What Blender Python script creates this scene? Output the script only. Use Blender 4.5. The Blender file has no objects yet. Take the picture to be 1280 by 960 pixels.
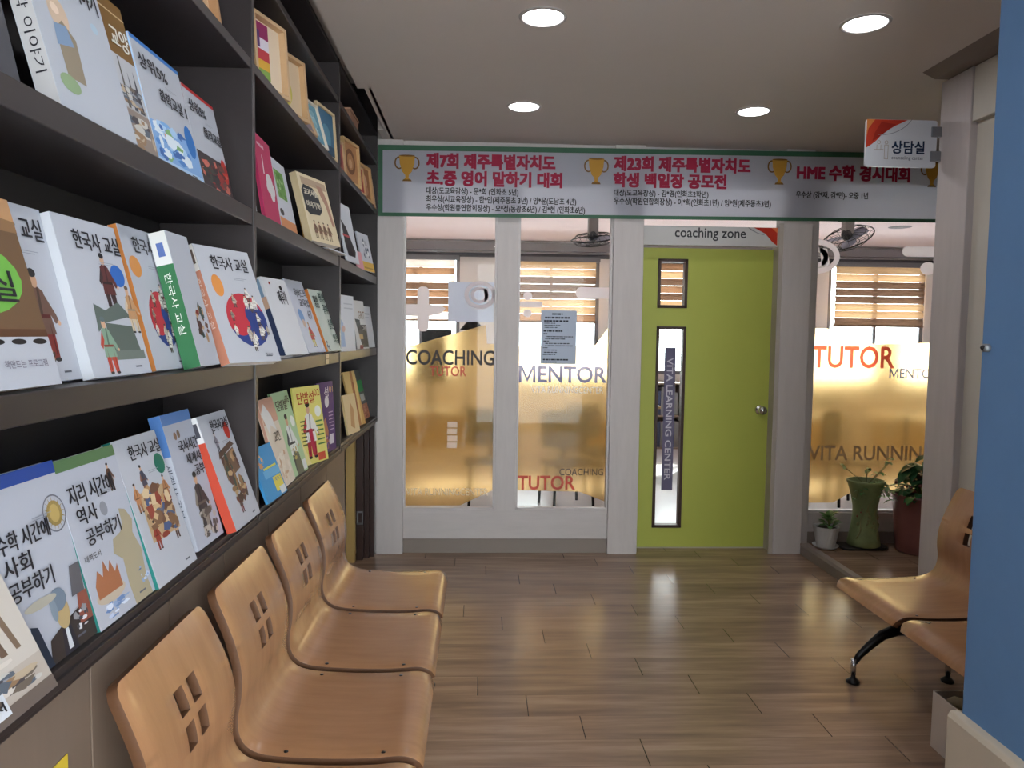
import bpy, math, random
from mathutils import Vector, Matrix, Euler
S = bpy.context.scene
COL = S.collection
R = math.radians

# ------------------------------------------------------------------ camera, world, exposure
cam_d = bpy.data.cameras.new('camera')
cam = bpy.data.objects.new('camera', cam_d); COL.objects.link(cam)
cam_d.sensor_width = 36.0; cam_d.lens = 930/1280*36.0; cam_d.clip_start = 0.02
_yaw, _pitch, _roll = 0.04392928, 0.06650895, 0.01261858
_f = Vector((math.sin(_yaw)*math.cos(_pitch), math.cos(_yaw)*math.cos(_pitch), -math.sin(_pitch)))
_r = Vector((math.cos(_yaw), -math.sin(_yaw), 0)); _u = _r.cross(_f)
_r2 = _r*math.cos(_roll)+_u*math.sin(_roll); _u2 = _u*math.cos(_roll)-_r*math.sin(_roll)
cam.matrix_world = Matrix(((_r2.x, _u2.x, -_f.x, 0), (_r2.y, _u2.y, -_f.y, -4.87945), (_r2.z, _u2.z, -_f.z, 1.46), (0, 0, 0, 1)))
S.camera = cam
S.view_settings.view_transform = 'Standard'; S.view_settings.look = 'None'
S.view_settings.gamma = 1.0; S.view_settings.exposure = 0.7
S.view_settings.use_curve_mapping = False
LAMP = 30.0                                  # downlight lens emission
w = bpy.data.worlds.new('daylight'); S.world = w; w.use_nodes = True
_bg = w.node_tree.nodes['Background']
_bg.inputs['Color'].default_value = (0.93, 0.96, 1.0, 1); _bg.inputs['Strength'].default_value = 7.0
sun_d = bpy.data.lights.new('sun', 'SUN'); sun_d.energy = 11.0; sun_d.angle = R(2); sun_d.color = (1, .96, .9)
sun = bpy.data.objects.new('sun', sun_d); COL.objects.link(sun)
sun.rotation_euler = Vector((-0.55, -1.0, -0.75)).to_track_quat('-Z', 'Y').to_euler()

# ------------------------------------------------------------------ helpers
def lin(c):
    if isinstance(c, str):
        c = [int(c[i:i+2], 16)/255 for i in (0, 2, 4)]
    return tuple((v/12.92 if v <= .04045 else ((v+.055)/1.055)**2.4) for v in c)
_M = {}
def mat(name, col='808080', rough=.5, metal=0, emit=0, noise=0, nscale=(8, 8, 8), coat=0, trans=0, spec=.5, bump=0):
    if name in _M: return _M[name]
    m = bpy.data.materials.new(name); m.use_nodes = True; _M[name] = m
    nt = m.node_tree; b = nt.nodes['Principled BSDF']; c = lin(col)
    b.inputs['Base Color'].default_value = (*c, 1); b.inputs['Roughness'].default_value = rough
    b.inputs['Metallic'].default_value = metal; b.inputs['Specular IOR Level'].default_value = spec
    if coat: b.inputs['Coat Weight'].default_value = coat; b.inputs['Coat Roughness'].default_value = .15
    if emit: b.inputs['Emission Color'].default_value = (*c, 1); b.inputs['Emission Strength'].default_value = emit
    if noise:
        tc = nt.nodes.new('ShaderNodeTexCoord'); mp = nt.nodes.new('ShaderNodeMapping'); n = nt.nodes.new('ShaderNodeTexNoise'); mx = nt.nodes.new('ShaderNodeMix'); mx.data_type = 'RGBA'
        mp.inputs['Scale'].default_value = nscale; n.inputs['Scale'].default_value = 1; n.inputs['Detail'].default_value = 6; n.inputs['Roughness'].default_value = .65
        nt.links.new(tc.outputs['Object'], mp.inputs['Vector']); nt.links.new(mp.outputs['Vector'], n.inputs['Vector'])
        nt.links.new(n.outputs['Fac'], mx.inputs['Factor'])
        mx.inputs['A'].default_value = (*[max(0, v*(1-noise)) for v in c], 1); mx.inputs['B'].default_value = (*[min(1, v*(1+noise)) for v in c], 1)
        nt.links.new(mx.outputs['Result'], b.inputs['Base Color'])
        if bump:
            bp = nt.nodes.new('ShaderNodeBump'); bp.inputs['Strength'].default_value = bump; bp.inputs['Distance'].default_value = .002
            nt.links.new(n.outputs['Fac'], bp.inputs['Height']); nt.links.new(bp.outputs['Normal'], b.inputs['Normal'])
    return m
def ink(col):                                  # printed paper colour
    return mat('print_'+col, col, .55, spec=.25)

class MB:
    def __init__(s): s.v = []; s.f = []; s.m = []; s.mats = []; s.sm = []
    def mi(s, m):
        if m not in s.mats: s.mats.append(m)
        return s.mats.index(m)
    def add(s, vs, fs, m, smooth=False):
        o = len(s.v); k = s.mi(m); s.v += [Vector(v) for v in vs]
        for f in fs: s.f.append([i+o for i in f]); s.m.append(k); s.sm.append(smooth)
        return s
    def box(s, x0, y0, z0, x1, y1, z1, m):
        v = [(x, y, z) for x in (x0, x1) for y in (y0, y1) for z in (z0, z1)]
        return s.add(v, [(0, 1, 3, 2), (4, 6, 7, 5), (0, 4, 5, 1), (2, 3, 7, 6), (0, 2, 6, 4), (1, 5, 7, 3)], m)
    def prism(s, pts, axis, a0, a1, m):        # polygon in the other two axes, extruded along axis
        def P(p, a):
            return {'x': (a, p[0], p[1]), 'y': (p[0], a, p[1]), 'z': (p[0], p[1], a)}[axis]
        n = len(pts); v = [P(p, a0) for p in pts]+[P(p, a1) for p in pts]
        return s.add(v, [list(range(n)), list(range(n, 2*n))]+[(i, (i+1) % n, n+(i+1) % n, n+i) for i in range(n)], m)
    def lathe(s, prof, c, m, n=32, flute=0, fn=0, twist=0):
        vs = []; k = len(prof)
        for i in range(n):
            for j, (r, z) in enumerate(prof):
                a = 2*math.pi*i/n+twist*z; rr = r*(1+flute*math.cos(fn*(2*math.pi*i/n)))
                vs.append((c[0]+rr*math.cos(a), c[1]+rr*math.sin(a), c[2]+z))
        fs = [(i*k+j, ((i+1) % n)*k+j, ((i+1) % n)*k+j+1, i*k+j+1) for i in range(n) for j in range(k-1)]
        return s.add(vs, fs, m, True)
    def tube(s, path, rad, m, n=8, flat=1.0, closed=False):
        path = [Vector(p) for p in path]; k = len(path)
        if not isinstance(rad, (list, tuple)): rad = [rad]*k
        vs = []; up = None
        for i, p in enumerate(path):
            if closed: t = path[(i+1) % k]-path[i-1]
            else: t = path[min(i+1, k-1)]-path[max(i-1, 0)]
            t.normalize()
            if up is None: up = Vector((0, 0, 1)) if abs(t.z) < .9 else Vector((1, 0, 0))
            a = t.cross(up)
            if a.length < 1e-4: a = t.cross(Vector((0, 1, .01)))
            a.normalize(); b = a.cross(t).normalized(); up = b
            for j in range(n):
                q = 2*math.pi*j/n; vs.append(p+(a*math.cos(q)*flat+b*math.sin(q))*rad[i])
        fs = [(i*n+j, i*n+(j+1) % n, ((i+1) % k)*n+(j+1) % n, ((i+1) % k)*n+j) for i in range(k if closed else k-1) for j in range(n)]
        if not closed: fs += [list(range(n))[::-1], [(k-1)*n+j for j in range(n)]]
        return s.add(vs, fs, m, True)
    def ball(s, c, r, m, sc=(1, 1, 1), nu=12, nv=8):
        vs = []; fs = []
        for i in range(nv+1):
            for j in range(nu):
                t = math.pi*i/nv; q = 2*math.pi*j/nu
                vs.append((c[0]+r*sc[0]*math.sin(t)*math.cos(q), c[1]+r*sc[1]*math.sin(t)*math.sin(q), c[2]+r*sc[2]*math.cos(t)))
        for i in range(nv):
            for j in range(nu): fs.append((i*nu+j, (i+1)*nu+j, (i+1)*nu+(j+1) % nu, i*nu+(j+1) % nu))
        return s.add(vs, fs, m, True)
    def build(s, name, parent=None, local=False, bevel=0, label=None):
        me = bpy.data.meshes.new(name)
        vs = s.v
        if parent is not None and not local:
            inv = WM[parent].inverted(); vs = [inv @ v for v in vs]
        me.from_pydata([tuple(v) for v in vs], [], s.f)
        for m in s.mats: me.materials.append(m)
        me.polygons.foreach_set('material_index', s.m); me.polygons.foreach_set('use_smooth', s.sm); me.update()
        o = bpy.data.objects.new(name, me); COL.objects.link(o)
        if parent is not None: o.parent = parent; WM[o] = WM[parent]
        else: WM[o] = Matrix.Identity(4)
        if bevel:
            b = o.modifiers.new('bevel', 'BEVEL'); b.width = bevel; b.segments = 2; b.limit_method = 'ANGLE'
        if label: o['label'] = label
        return o
WM = {}
def tag(o, label, cat, group=None):
    o['label'] = label; o['category'] = cat
    if group: o['group'] = group
    return o
def struct(o): o['kind'] = 'structure'; return o
def empty(name, label, cat, loc, group=None, mtx=None):
    o = bpy.data.objects.new(name, None); COL.objects.link(o)
    m = mtx if mtx is not None else Matrix.Translation(loc)
    o.matrix_world = m; o.empty_display_size = .05; WM[o] = m.copy()
    return tag(o, label, cat, group)

# text outlines, normalised to a unit box
_T = {}
def outline(body, off=0.0):
    key = (body, round(off, 4))
    if key in _T: return _T[key]
    c = bpy.data.curves.new('text', 'FONT'); c.body = body; c.resolution_u = 3; c.offset = off
    o = bpy.data.objects.new('text', c); COL.objects.link(o)
    me = bpy.data.meshes.new_from_object(o.evaluated_get(bpy.context.evaluated_depsgraph_get()))
    v = [(p.co.x, p.co.y) for p in me.vertices]; f = [tuple(p.vertices) for p in me.polygons]
    bpy.data.objects.remove(o); bpy.data.curves.remove(c); bpy.data.meshes.remove(me)
    x0 = min(p[0] for p in v); x1 = max(p[0] for p in v); y0 = min(p[1] for p in v); y1 = max(p[1] for p in v)
    _T[key] = ([((p[0]-x0)/(x1-x0), (p[1]-y0)/(y1-y0)) for p in v], f, (x1-x0)/(y1-y0)); return _T[key]
def put_text(mb, body, x0, y0, x1, y1, m, F, n=0.0, bold=0.0, rot=False):
    """fit the outline into the box; F maps (a, b, n) to a point; bold thickens the strokes"""
    latin = body.isascii()
    v, f, asp = outline(body, bold/max(1e-6, (x1-x0) if rot else (y1-y0))*.7 if latin else 0.0)
    if latin: bold = 0
    offs = [(0, 0)] if not bold else [(dx*bold, dy*bold) for dx in (-1, 0, 1) for dy in (-1, 0, 1)]
    for ki, (dx, dy) in enumerate(offs):
        if rot: vs = [F(x0+p[1]*(x1-x0)+dx, y1-p[0]*(y1-y0)+dy, n+ki*.00012) for p in v]
        else: vs = [F(x0+p[0]*(x1-x0)+dx, y0+p[1]*(y1-y0)+dy, n+ki*.00012) for p in v]
        mb.add(vs, f, m)
def flat(mb, pts, m, F, n): mb.add([F(a, b, n) for a, b in pts], [list(range(len(pts)))], m)
def ell(ca, cb, ra, rb, k=20, a0=0, a1=2*math.pi):
    return [(ca+ra*math.cos(a0+(a1-a0)*i/k), cb+rb*math.sin(a0+(a1-a0)*i/k)) for i in range(k)]
def ring(mb, ca, cb, ra, rb, wd, m, F, n, k=28, a0=0, a1=2*math.pi):
    full = abs(a1-a0) > 6.28
    vs = []
    for i in range(k+1):
        q = a0+(a1-a0)*i/k; vs += [F(ca+(ra-wd)*math.cos(q), cb+(rb-wd)*math.sin(q), n), F(ca+ra*math.cos(q), cb+rb*math.sin(q), n)]
    mb.add(vs, [(2*i, 2*i+1, 2*i+3, 2*i+2) for i in range(k)], m)

# ------------------------------------------------------------------ materials with structure
def floor_mat():
    m = bpy.data.materials.new('oak_planks'); m.use_nodes = True; nt = m.node_tree; N = nt.nodes; L = nt.links; b = N['Principled BSDF']
    tc = N.new('ShaderNodeTexCoord'); sx = N.new('ShaderNodeSeparateXYZ'); L.new(tc.outputs['Object'], sx.inputs[0])
    def math_(op, a, bb=None, c=None):
        n = N.new('ShaderNodeMath'); n.operation = op
        for i, q in enumerate((a, bb, c)):
            if q is None: continue
            if isinstance(q, (int, float)): n.inputs[i].default_value = q
            else: L.new(q, n.inputs[i])
        return n.outputs[0]
    X, Y = sx.outputs[0], sx.outputs[1]
    PW, PL = .168, .91
    yy = math_('DIVIDE', math_('ADD', Y, 10.02), PW); row = math_('FLOOR', yy); fy = math_('FRACT', yy)
    xx = math_('DIVIDE', math_('ADD', math_('ADD', X, 20.57), math_('MULTIPLY', row, .197)), PL); colm = math_('FLOOR', xx); fx = math_('FRACT', xx)
    # seams
    def edge(fr, wdt):
        d = math_('MINIMUM', fr, math_('SUBTRACT', 1, fr)); return math_('LESS_THAN', d, wdt)
    seamx = edge(fx, .0019); seamy = edge(fy, .006)
    cv = N.new('ShaderNodeCombineXYZ'); L.new(row, cv.inputs[0]); L.new(colm, cv.inputs[1])
    wn = N.new('ShaderNodeTexWhiteNoise'); wn.noise_dimensions = '2D'; L.new(cv.outputs[0], wn.inputs['Vector'])
    # grain
    gv = N.new('ShaderNodeCombineXYZ'); L.new(math_('MULTIPLY', X, 2.2), gv.inputs[0]); L.new(math_('MULTIPLY', Y, 26), gv.inputs[1]); L.new(math_('MULTIPLY', row, 7.3), gv.inputs[2])
    g = N.new('ShaderNodeTexNoise'); g.inputs['Scale'].default_value = 1; g.inputs['Detail'].default_value = 7; g.inputs['Roughness'].default_value = .6; L.new(gv.outputs[0], g.inputs['Vector'])
    gv2 = N.new('ShaderNodeCombineXYZ'); L.new(math_('MULTIPLY', X, 1.6), gv2.inputs[0]); L.new(math_('MULTIPLY', Y, 9), gv2.inputs[1]); L.new(math_('MULTIPLY', row, 3.1), gv2.inputs[2])
    g2 = N.new('ShaderNodeTexNoise'); g2.inputs['Scale'].default_value = 1; g2.inputs['Detail'].default_value = 3; L.new(gv2.outputs[0], g2.inputs['Vector'])
    ramp = N.new('ShaderNodeValToRGB'); e = ramp.color_ramp.elements
    e[0].position = .25; e[0].color = (*lin('6e5b4e'), 1); e[1].position = .78; e[1].color = (*lin('bb9f88'), 1)
    k = e.new(.5); k.color = (*lin('967b66'), 1)
    L.new(math_('ADD', math_('MULTIPLY', g.outputs['Fac'], .55), math_('MULTIPLY', g2.outputs['Fac'], .45)), ramp.inputs[0])
    hs = N.new('ShaderNodeHueSaturation'); L.new(ramp.outputs[0], hs.inputs['Color']); L.new(math_('ADD', math_('MULTIPLY', wn.outputs['Value'], .22), .89), hs.inputs['Value'])
    mx = N.new('ShaderNodeMix'); mx.data_type = 'RGBA'; L.new(hs.outputs[0], mx.inputs['A']); mx.inputs['B'].default_value = (*lin('2a211a'), 1)
    L.new(math_('MAXIMUM', seamx, math_('MULTIPLY', seamy, .35)), mx.inputs['Factor'])
    L.new(mx.outputs['Result'], b.inputs['Base Color'])
    L.new(math_('ADD', math_('MULTIPLY', g.outputs['Fac'], .16), .15), b.inputs['Roughness']); b.inputs['Specular IOR Level'].default_value = .5
    return m
def glass_mat():
    m = bpy.data.materials.new('clear_glass'); m.use_nodes = True; nt = m.node_tree; N = nt.nodes; L = nt.links
    N.remove(N['Principled BSDF']); out = N['Material Output']
    t = N.new('ShaderNodeBsdfTransparent'); t.inputs[0].default_value = (.96, .98, .97, 1); g = N.new('ShaderNodeBsdfGlossy'); g.inputs['Roughness'].default_value = .02
    fr = N.new('ShaderNodeFresnel'); fr.inputs[0].default_value = 1.22; mx = N.new('ShaderNodeMixShader')
    L.new(fr.outputs[0], mx.inputs[0]); L.new(t.outputs[0], mx.inputs[1]); L.new(g.outputs[0], mx.inputs[2]); L.new(mx.outputs[0], out.inputs[0]); return m
def film_mat():
    m = bpy.data.materials.new('gold_film'); m.use_nodes = True; nt = m.node_tree; N = nt.nodes; L = nt.links
    b = N['Principled BSDF']; out = N['Material Output']
    b.inputs['Base Color'].default_value = (*lin('ecca90'), 1); b.inputs['Transmission Weight'].default_value = 1; b.inputs['Roughness'].default_value = .27; b.inputs['IOR'].default_value = 1.2; b.inputs['Specular IOR Level'].default_value = .2
    t = N.new('ShaderNodeBsdfTranslucent'); t.inputs[0].default_value = (*lin('e6c074'), 1)
    g = N.new('ShaderNodeBsdfGlossy'); g.inputs[0].default_value = (*lin('d0a860'), 1); g.inputs['Roughness'].default_value = .3
    mx = N.new('ShaderNodeMixShader'); mx.inputs[0].default_value = .12; L.new(b.outputs[0], mx.inputs[1]); L.new(t.outputs[0], mx.inputs[2])
    m2 = N.new('ShaderNodeMixShader'); m2.inputs[0].default_value = .02; L.new(mx.outputs[0], m2.inputs[1]); L.new(g.outputs[0], m2.inputs[2]); L.new(m2.outputs[0], out.inputs[0]); return m
def thin_mat(name, col, tr, rough=.6):          # cloth or vinyl that lets part of the light through
    m = bpy.data.materials.new(name); m.use_nodes = True; nt = m.node_tree; N = nt.nodes; L = nt.links
    b = N['Principled BSDF']; out = N['Material Output']; b.inputs['Base Color'].default_value = (*lin(col), 1); b.inputs['Roughness'].default_value = rough
    t = N.new('ShaderNodeBsdfTranslucent'); t.inputs[0].default_value = (*lin(col), 1)
    mx = N.new('ShaderNodeMixShader'); mx.inputs[0].default_value = tr; L.new(b.outputs[0], mx.inputs[1]); L.new(t.outputs[0], mx.inputs[2]); L.new(mx.outputs[0], out.inputs[0]); _M[name] = m; return m

def vinyl_mat(name, col, tr):                   # tinted film: part opaque ink, part coloured see-through
    m = bpy.data.materials.new(name); m.use_nodes = True; nt = m.node_tree; N = nt.nodes; L = nt.links
    b = N['Principled BSDF']; out = N['Material Output']; b.inputs['Base Color'].default_value = (*lin(col), 1); b.inputs['Roughness'].default_value = .5
    t = N.new('ShaderNodeBsdfTransparent'); t.inputs[0].default_value = (*lin(col), 1)
    mx = N.new('ShaderNodeMixShader'); mx.inputs[0].default_value = tr; L.new(b.outputs[0], mx.inputs[1]); L.new(t.outputs[0], mx.inputs[2]); L.new(mx.outputs[0], out.inputs[0]); _M[name] = m; return m
FLOOR = floor_mat(); GLASS = glass_mat(); FILM = film_mat()
WHITEWOOD = mat('whitewashed_wood', 'c9c2c0', .55, noise=.13, nscale=(22, 22, 3))
WHITEWOODH = mat('whitewashed_wood_level', 'c9c2c0', .55, noise=.13, nscale=(3, 22, 26))
PALEWALL = mat('pale_wood_wall', 'cfcbbf', .6, noise=.08, nscale=(12, 12, 3))
CEIL = mat('ceiling_paint', 'cbc1ba', .9, noise=.03, nscale=(3, 3, 3))
DARKSHELF = mat('dark_laminate', '302a2b', .42, noise=.14, nscale=(30, 3, 30))
DARKBACK = mat('dark_laminate_back', '231f1f', .55, noise=.12, nscale=(3, 3, 20))
PANEL = mat('brown_panelling', '7b6a5d', .5, noise=.1, nscale=(20, 20, 2.5))
BASE = mat('grey_brown_skirting', '8d8179', .5, noise=.08, nscale=(3, 20, 20))
BLUE = mat('blue_paint', '6088b8', .75, noise=.1, nscale=(5, 5, 5), bump=.25)
CREAM = mat('cream_plaster', 'c2b6a5', .8, noise=.06, nscale=(6, 6, 6))
PLY = mat('beech_ply', 'a97c58', .27, noise=.28, nscale=(3.5, 26, 3.5), coat=.35)
PLYEDGE = mat('ply_edge', '5e3e28', .5, noise=.2, nscale=(4, 4, 120))
BLACKM = mat('black_metal', '161416', .35, metal=.3)
CHROME = mat('chrome', 'd5d5d8', .15, metal=1)
LIME = mat('lime_paint', 'b3ba52', .5, noise=.08, nscale=(3, 3, 2))
DARKWOOD = mat('dark_brown_wood', '3c2620', .4, noise=.2, nscale=(20, 20, 3))
PINE = mat('pale_pine', 'c8a67e', .55, noise=.12, nscale=(20, 20, 20))
WHITE = mat('white_plastic', 'e6e6e8', .4)
PAPER = mat('page_paper', 'dcd8cf', .8)
GREY = mat('grey_metal', '8d9196', .4, metal=.5)

# ------------------------------------------------------------------ the room
def sb(name, boxes, m, bevel=0, parent=None):
    b = MB()
    for q in boxes: b.box(*q, m)
    o = b.build(name, parent, bevel=bevel)
    return struct(o) if parent is None else o
sb('floor', [(-1.1, -6.66, -.1, 4.06, 0.16, 0)], FLOOR)
sb('floor_platform', [(2.235, -1.4, 0, 3.6, .18, .04)], FLOOR)
sb('floor', [(-1.3, .16, -.1, 7, 5.1, -.001)], mat('classroom_tile', 'dddbe0', .25, noise=.05, nscale=(2, 2, 2)))
sb('ceiling', [(-.63, -6.66, 2.69, 4.06, -1.0, 2.75), (-.595, -1.0, 2.69, 4.0, -.24, 2.75), (-.63, -.24, 2.69, 4.0, .12, 2.75), (-1.1, -1.0, 3.1, -.3, .12, 3.15)], CEIL)
sb('ceiling', [(-1.3, .12, 2.69, 7, 5.1, 2.75)], mat('classroom_ceiling', 'fae6e8', .9))
sb('wall_left', [(-1.06, -6.66, 0, -1.0, .1, 3.1)], DARKBACK)
b = MB()                                        # wood panelling under the bookcase, one sheet per board
for y0, y1 in ((-6.6, -5.2), (-5.2, -4.75), (-4.75, -4.2), (-4.2, -3.853), (-3.85, -3.539), (-3.535, -3.194), (-3.19, -2.827), (-2.823, -2.4), (-2.396, -1.95), (-1.946, -1.45), (-1.446, -.985)):
    b.box(-.7036, y0+.001, 0, -.70, y1-.001, .885, PANEL)
b.box(-.98, -.999, 0, -.72, -.985, .885, PANEL)
b.box(-.74, -6.6, 0, -.7035, -1.0, .885, DARKBACK)
struct(b.build('wall_left_panelling', bevel=.0006))
sb('trim_left', [(-.74, -6.6, .87, -.672, -.03, .886)], DARKSHELF, .003)
# back wall of posts and header
b = MB()
for x0, x1 in ((-.672, -.498), (.864, 1.062), (1.99, 2.18)): b.box(x0, -.02, 0, x1, .12, 2.69, WHITEWOOD)
b.box(.108, .0, .29, .246, .1, 2.42, WHITEWOOD)
b.box(-.498, 0, .10, .864, .1, .295, WHITEWOODH)
b.box(-.498, 0, 2.42, .864, .1, 2.69, WHITEWOODH); b.box(1.062, .02, 2.42, 1.99, .12, 2.69, WHITEWOODH)
b.box(2.18, .12, 2.44, 3.6, .24, 2.69, WHITEWOODH); b.box(2.18, .12, .04, 3.6, .24, .25, WHITEWOODH); b.box(2.18, .1, .04, 2.28, .24, 2.69, WHITEWOOD); b.box(3.22, .12, .25, 3.6, .24, 2.44, WHITEWOOD)
b.box(-1.06, .0, 0, -.672, .12, 3.1, WHITEWOOD); b.box(-.672, .03, 2.69, -.25, .12, 3.1, CEIL)
struct(b.build('wall_back', bevel=.003))
sb('baseboard_back', [(-.498, .012, 0, .864, .1, .10), (2.18, .105, .04, 3.6, .12, .12)], BASE, .002)
b = MB(); b.prism([(2.18, 0), (2.18, .06), (2.19, .078), (2.235, .078), (2.24, .066), (2.262, .06), (2.262, .04), (2.235, .04), (2.235, 0)], 'y', -1.4, -.015, BASE)
struct(b.build('trim_platform', bevel=.003))
# right side: whitewashed post, pale wall, dark cornice, blue wall stub
b = MB(); b.box(2.15, -1.62, 0, 2.36, -1.4, 2.66, WHITEWOOD); b.box(2.158, -2.4, 2.42, 2.36, -1.62, 2.66, PALEWALL); struct(b.build('wall_right', bevel=.004))
sb('wall_right_panel', [(2.185, -2.88, 0, 2.36, -1.62, 2.42)], PALEWALL)
b = MB(); b.prism([(2.03, 2.69), (2.09, 2.662), (2.36, 2.662), (2.36, 2.69)], 'y', -2.4, -1.44, mat('cornice_brown', '7d6f66', .6)); struct(b.build('trim_cornice'))
sb('wall_alcove', [(3.6, -1.62, 0, 3.66, .24, 2.69), (2.36, -1.66, 0, 3.66, -1.6, 2.69)], PALEWALL)
b = MB(); b.box(1.37, -4.9, .4, 2.36, -2.9, 2.69, BLUE); o = struct(b.build('wall_blue', bevel=.006))
b = MB(); b.prism([(1.338, 0), (1.338, .395), (1.346, .41), (1.372, .412), (1.372, 0)], 'y', -4.9, -2.885, CREAM); b.box(1.372, -2.9, 0, 2.36, -2.885, .41, CREAM)
struct(b.build('baseboard_blue', bevel=.004))
b = MB(); b.tube([(1.37, -2.93, 1.44), (1.355, -2.93, 1.44)], .011, GREY, 14); b.tube([(1.355, -2.93, 1.44), (1.349, -2.928, 1.443)], [.008, .004], BLACKM, 12)
tag(b.build('wall_hook'), 'small dark round metal hook on the edge of the blue wall', 'hook')

b = MB()                                        # unseen glazing added behind the viewer, enlarged to light camera-facing surfaces
for q in ((-.1, -6.65, 0, -.04, -6.6, 2.6), (3.9, -6.65, 0, 3.96, -6.6, 2.6), (1.9, -6.65, 0, 1.96, -6.6, 2.6), (-.04, -6.65, 0, 3.9, -6.6, .08), (-.04, -6.65, 2.54, 3.9, -6.6, 2.6)): b.box(*q, WHITE)
o = struct(b.build('window_8')); b = MB(); b.box(-.04, -6.63, .08, 3.9, -6.625, 2.54, GLASS); b.build('glass_pane', o)
sb('wall_rear', [(-1.06, -6.66, 0, -.1, -6.6, 2.7), (3.96, -6.66, 0, 4.06, -6.6, 2.7), (-.1, -6.66, 2.6, 3.96, -6.6, 2.7), (4.0, -6.6, 0, 4.06, -1.6, 2.7)], PALEWALL)
sb('ceiling', [(-1.06, -6.66, 2.755, -.58, -1.0, 2.8), (-1.06, -1.02, 2.755, -.56, -1.0, 3.15), (-.575, -1.0, 2.69, -.56, .12, 3.15)], CEIL)
# classroom beyond the glass
CW = mat('classroom_wall', 'e6dfdd', .8); WF = mat('grey_window_frame', '77767c', .45)
sb('wall_classroom', [(-1.36, .1, 0, -1.3, 5.1, 2.7), (7, .1, 0, 7.06, 5.1, 2.7), (-1.36, 5.0, 0, 7.06, 5.1, .95), (-1.36, 5.0, 2.5, 7.06, 5.1, 2.69), (-.27, 5.0, .95, .3, 5.1, 2.5), (1.58, 5, .95, 1.85, 5.1, 2.5), (4.5, 5, .95, 4.68, 5.1, 2.5), (6.02, 5, .95, 7, 5.1, 2.5), (3.6, .12, 0, 7, .2, 2.69)], CW)
sb('trim_classroom', [(-1.3, 4.93, 2.55, 7, 5.0, 2.66)], mat('grey_pelmet', '8e8a8e', .5), .004)
sb('trim_classroom', [(-1.3, 4.95, 2.47, 7, 5.0, 2.52)], mat('charcoal_rail', '45464c', .5), .004)
BL = [thin_mat('blind_gold', 'c8a27a', .16), thin_mat('blind_tan', 'aa8060', .12), thin_mat('blind_brown', '826450', .08), thin_mat('blind_sheer', 'e0d0c4', .3)]
wins = [(-1.3, -.27), (.3, 1.58), (1.85, 4.5), (4.68, 6.02)]
pats = [[3, 1, 3, 2, 1, 2, 1, 3], [0, 0, 2, 2, 2, 0, 0, 1], [1, 0, 2, 1, 2, 0, 1, 2], [0, 0, 2, 2, 2, 0, 0, 2]]
wl = ['tan and white banded blind behind the leftmost glass panel', 'gold and brown banded blind behind the pane with the notice', 'banded brown blind seen through the green door window', 'gold and brown banded blind behind the plants window']
for i, (x0, x1) in enumerate(wins):
    b = MB(); f = .05
    for q in ((x0, .95, x0+f, 2.48), (x1-f, .95, x1, 2.48), (x0, .95, x1, 1.0), (x0, 2.43, x1, 2.48), ((x0+x1)/2-.02, .95, (x0+x1)/2+.02, 2.48)): b.box(q[0], 5.02, q[1], q[2], 5.08, q[3], WF)
    o = struct(b.build('window_%d' % (i+4), bevel=.004)); b = MB(); b.box(x0+.03, 5.045, .98, x1-.03, 5.05, 2.45, GLASS); b.build('glass_pane', o)
    r = empty('roller_blind', wl[i], 'blind', (x0, 4.94, 1.62), 'banded roller blinds on the classroom windows')
    b = MB(); b.box(x0+.01, 4.90, 2.42, x1-.01, 4.985, 2.48, WF); b.build('headrail', r)
    b = MB(); zt = 2.42; hh = (2.42-1.64)/8
    for k, q in enumerate(pats[i]):
        z1 = zt-k*hh; pts = [(4.955, z1), (4.925, z1-hh*.25), (4.918, z1-hh*.6), (4.93, z1-hh*.92), (4.945, z1-hh*.97)]
        vs = []
        for y, z in pts: vs += [(x0+.06, y, z), (x1-.06, y, z)]
        b.add(vs, [(2*j, 2*j+1, 2*j+3, 2*j+2) for j in range(4)], BL[q], True)
    b.build('blind_fabric', r); b = MB(); b.box(x0+.05, 4.925, 1.62, x1-.05, 4.95, 1.645, mat('blind_bar', '8b6f5c', .5)); b.build('bottom_bar', r)

# glazed panels in the corridor wall
BEAD = mat('white_bead', 'cfc9c8', .4)
INKBLACK = mat('black_vinyl', '241d1c', .5); INKRED = vinyl_mat('red_vinyl', 'd8645a', .45); INKBLUE = vinyl_mat('blue_vinyl', '868bc0', .35); INKWHITE = vinyl_mat('white_vinyl', 'ffffff', .05)
FAINT = vinyl_mat('pale_vinyl', 'f0e8da', .35)
def XZ(y): return lambda a, bb, n: (a, y-n, bb)
def gpane(name, x0, x1, z0, z1, y, bd):
    b = MB(); t = .014
    for q in ((x0, z0, x0+t, z1), (x1-t, z0, x1, z1), (x0, z0, x1, z0+t), (x0, z1-t, x1, z1)): b.box(q[0], y-bd, q[1], q[2], y+.02, q[3], BEAD)
    o = struct(b.build(name, bevel=.002)); b = MB(); b.box(x0+.005, y+.008, z0+.005, x1-.005, y+.012, z1-.005, GLASS); b.build('glass_pane', o); return o
w1 = gpane('window_1', -.498, .108, .295, 2.42, .03, .028)
w2 = gpane('window_2', .246, .864, .295, 2.42, .03, .028)
w3 = gpane('window_3', 2.28, 3.22, .25, 2.44, .17, .028)
def film(w_, pts, y):
    b = MB(); b.prism(pts, 'y', y+.016, y+.019, FILM); return b.build('gold_film', w_)
film(w1, [(-.484, .312), (-.121, .314), (.094, .417), (.094, 1.395), (.048, 1.395), (.037, 1.521), (-.484, 1.368)], .03)
film(w2, [(.26, .418), (.678, .409), (.85, .344), (.85, 1.51), (.769, 1.395), (.26, 1.38)], .03)
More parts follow.
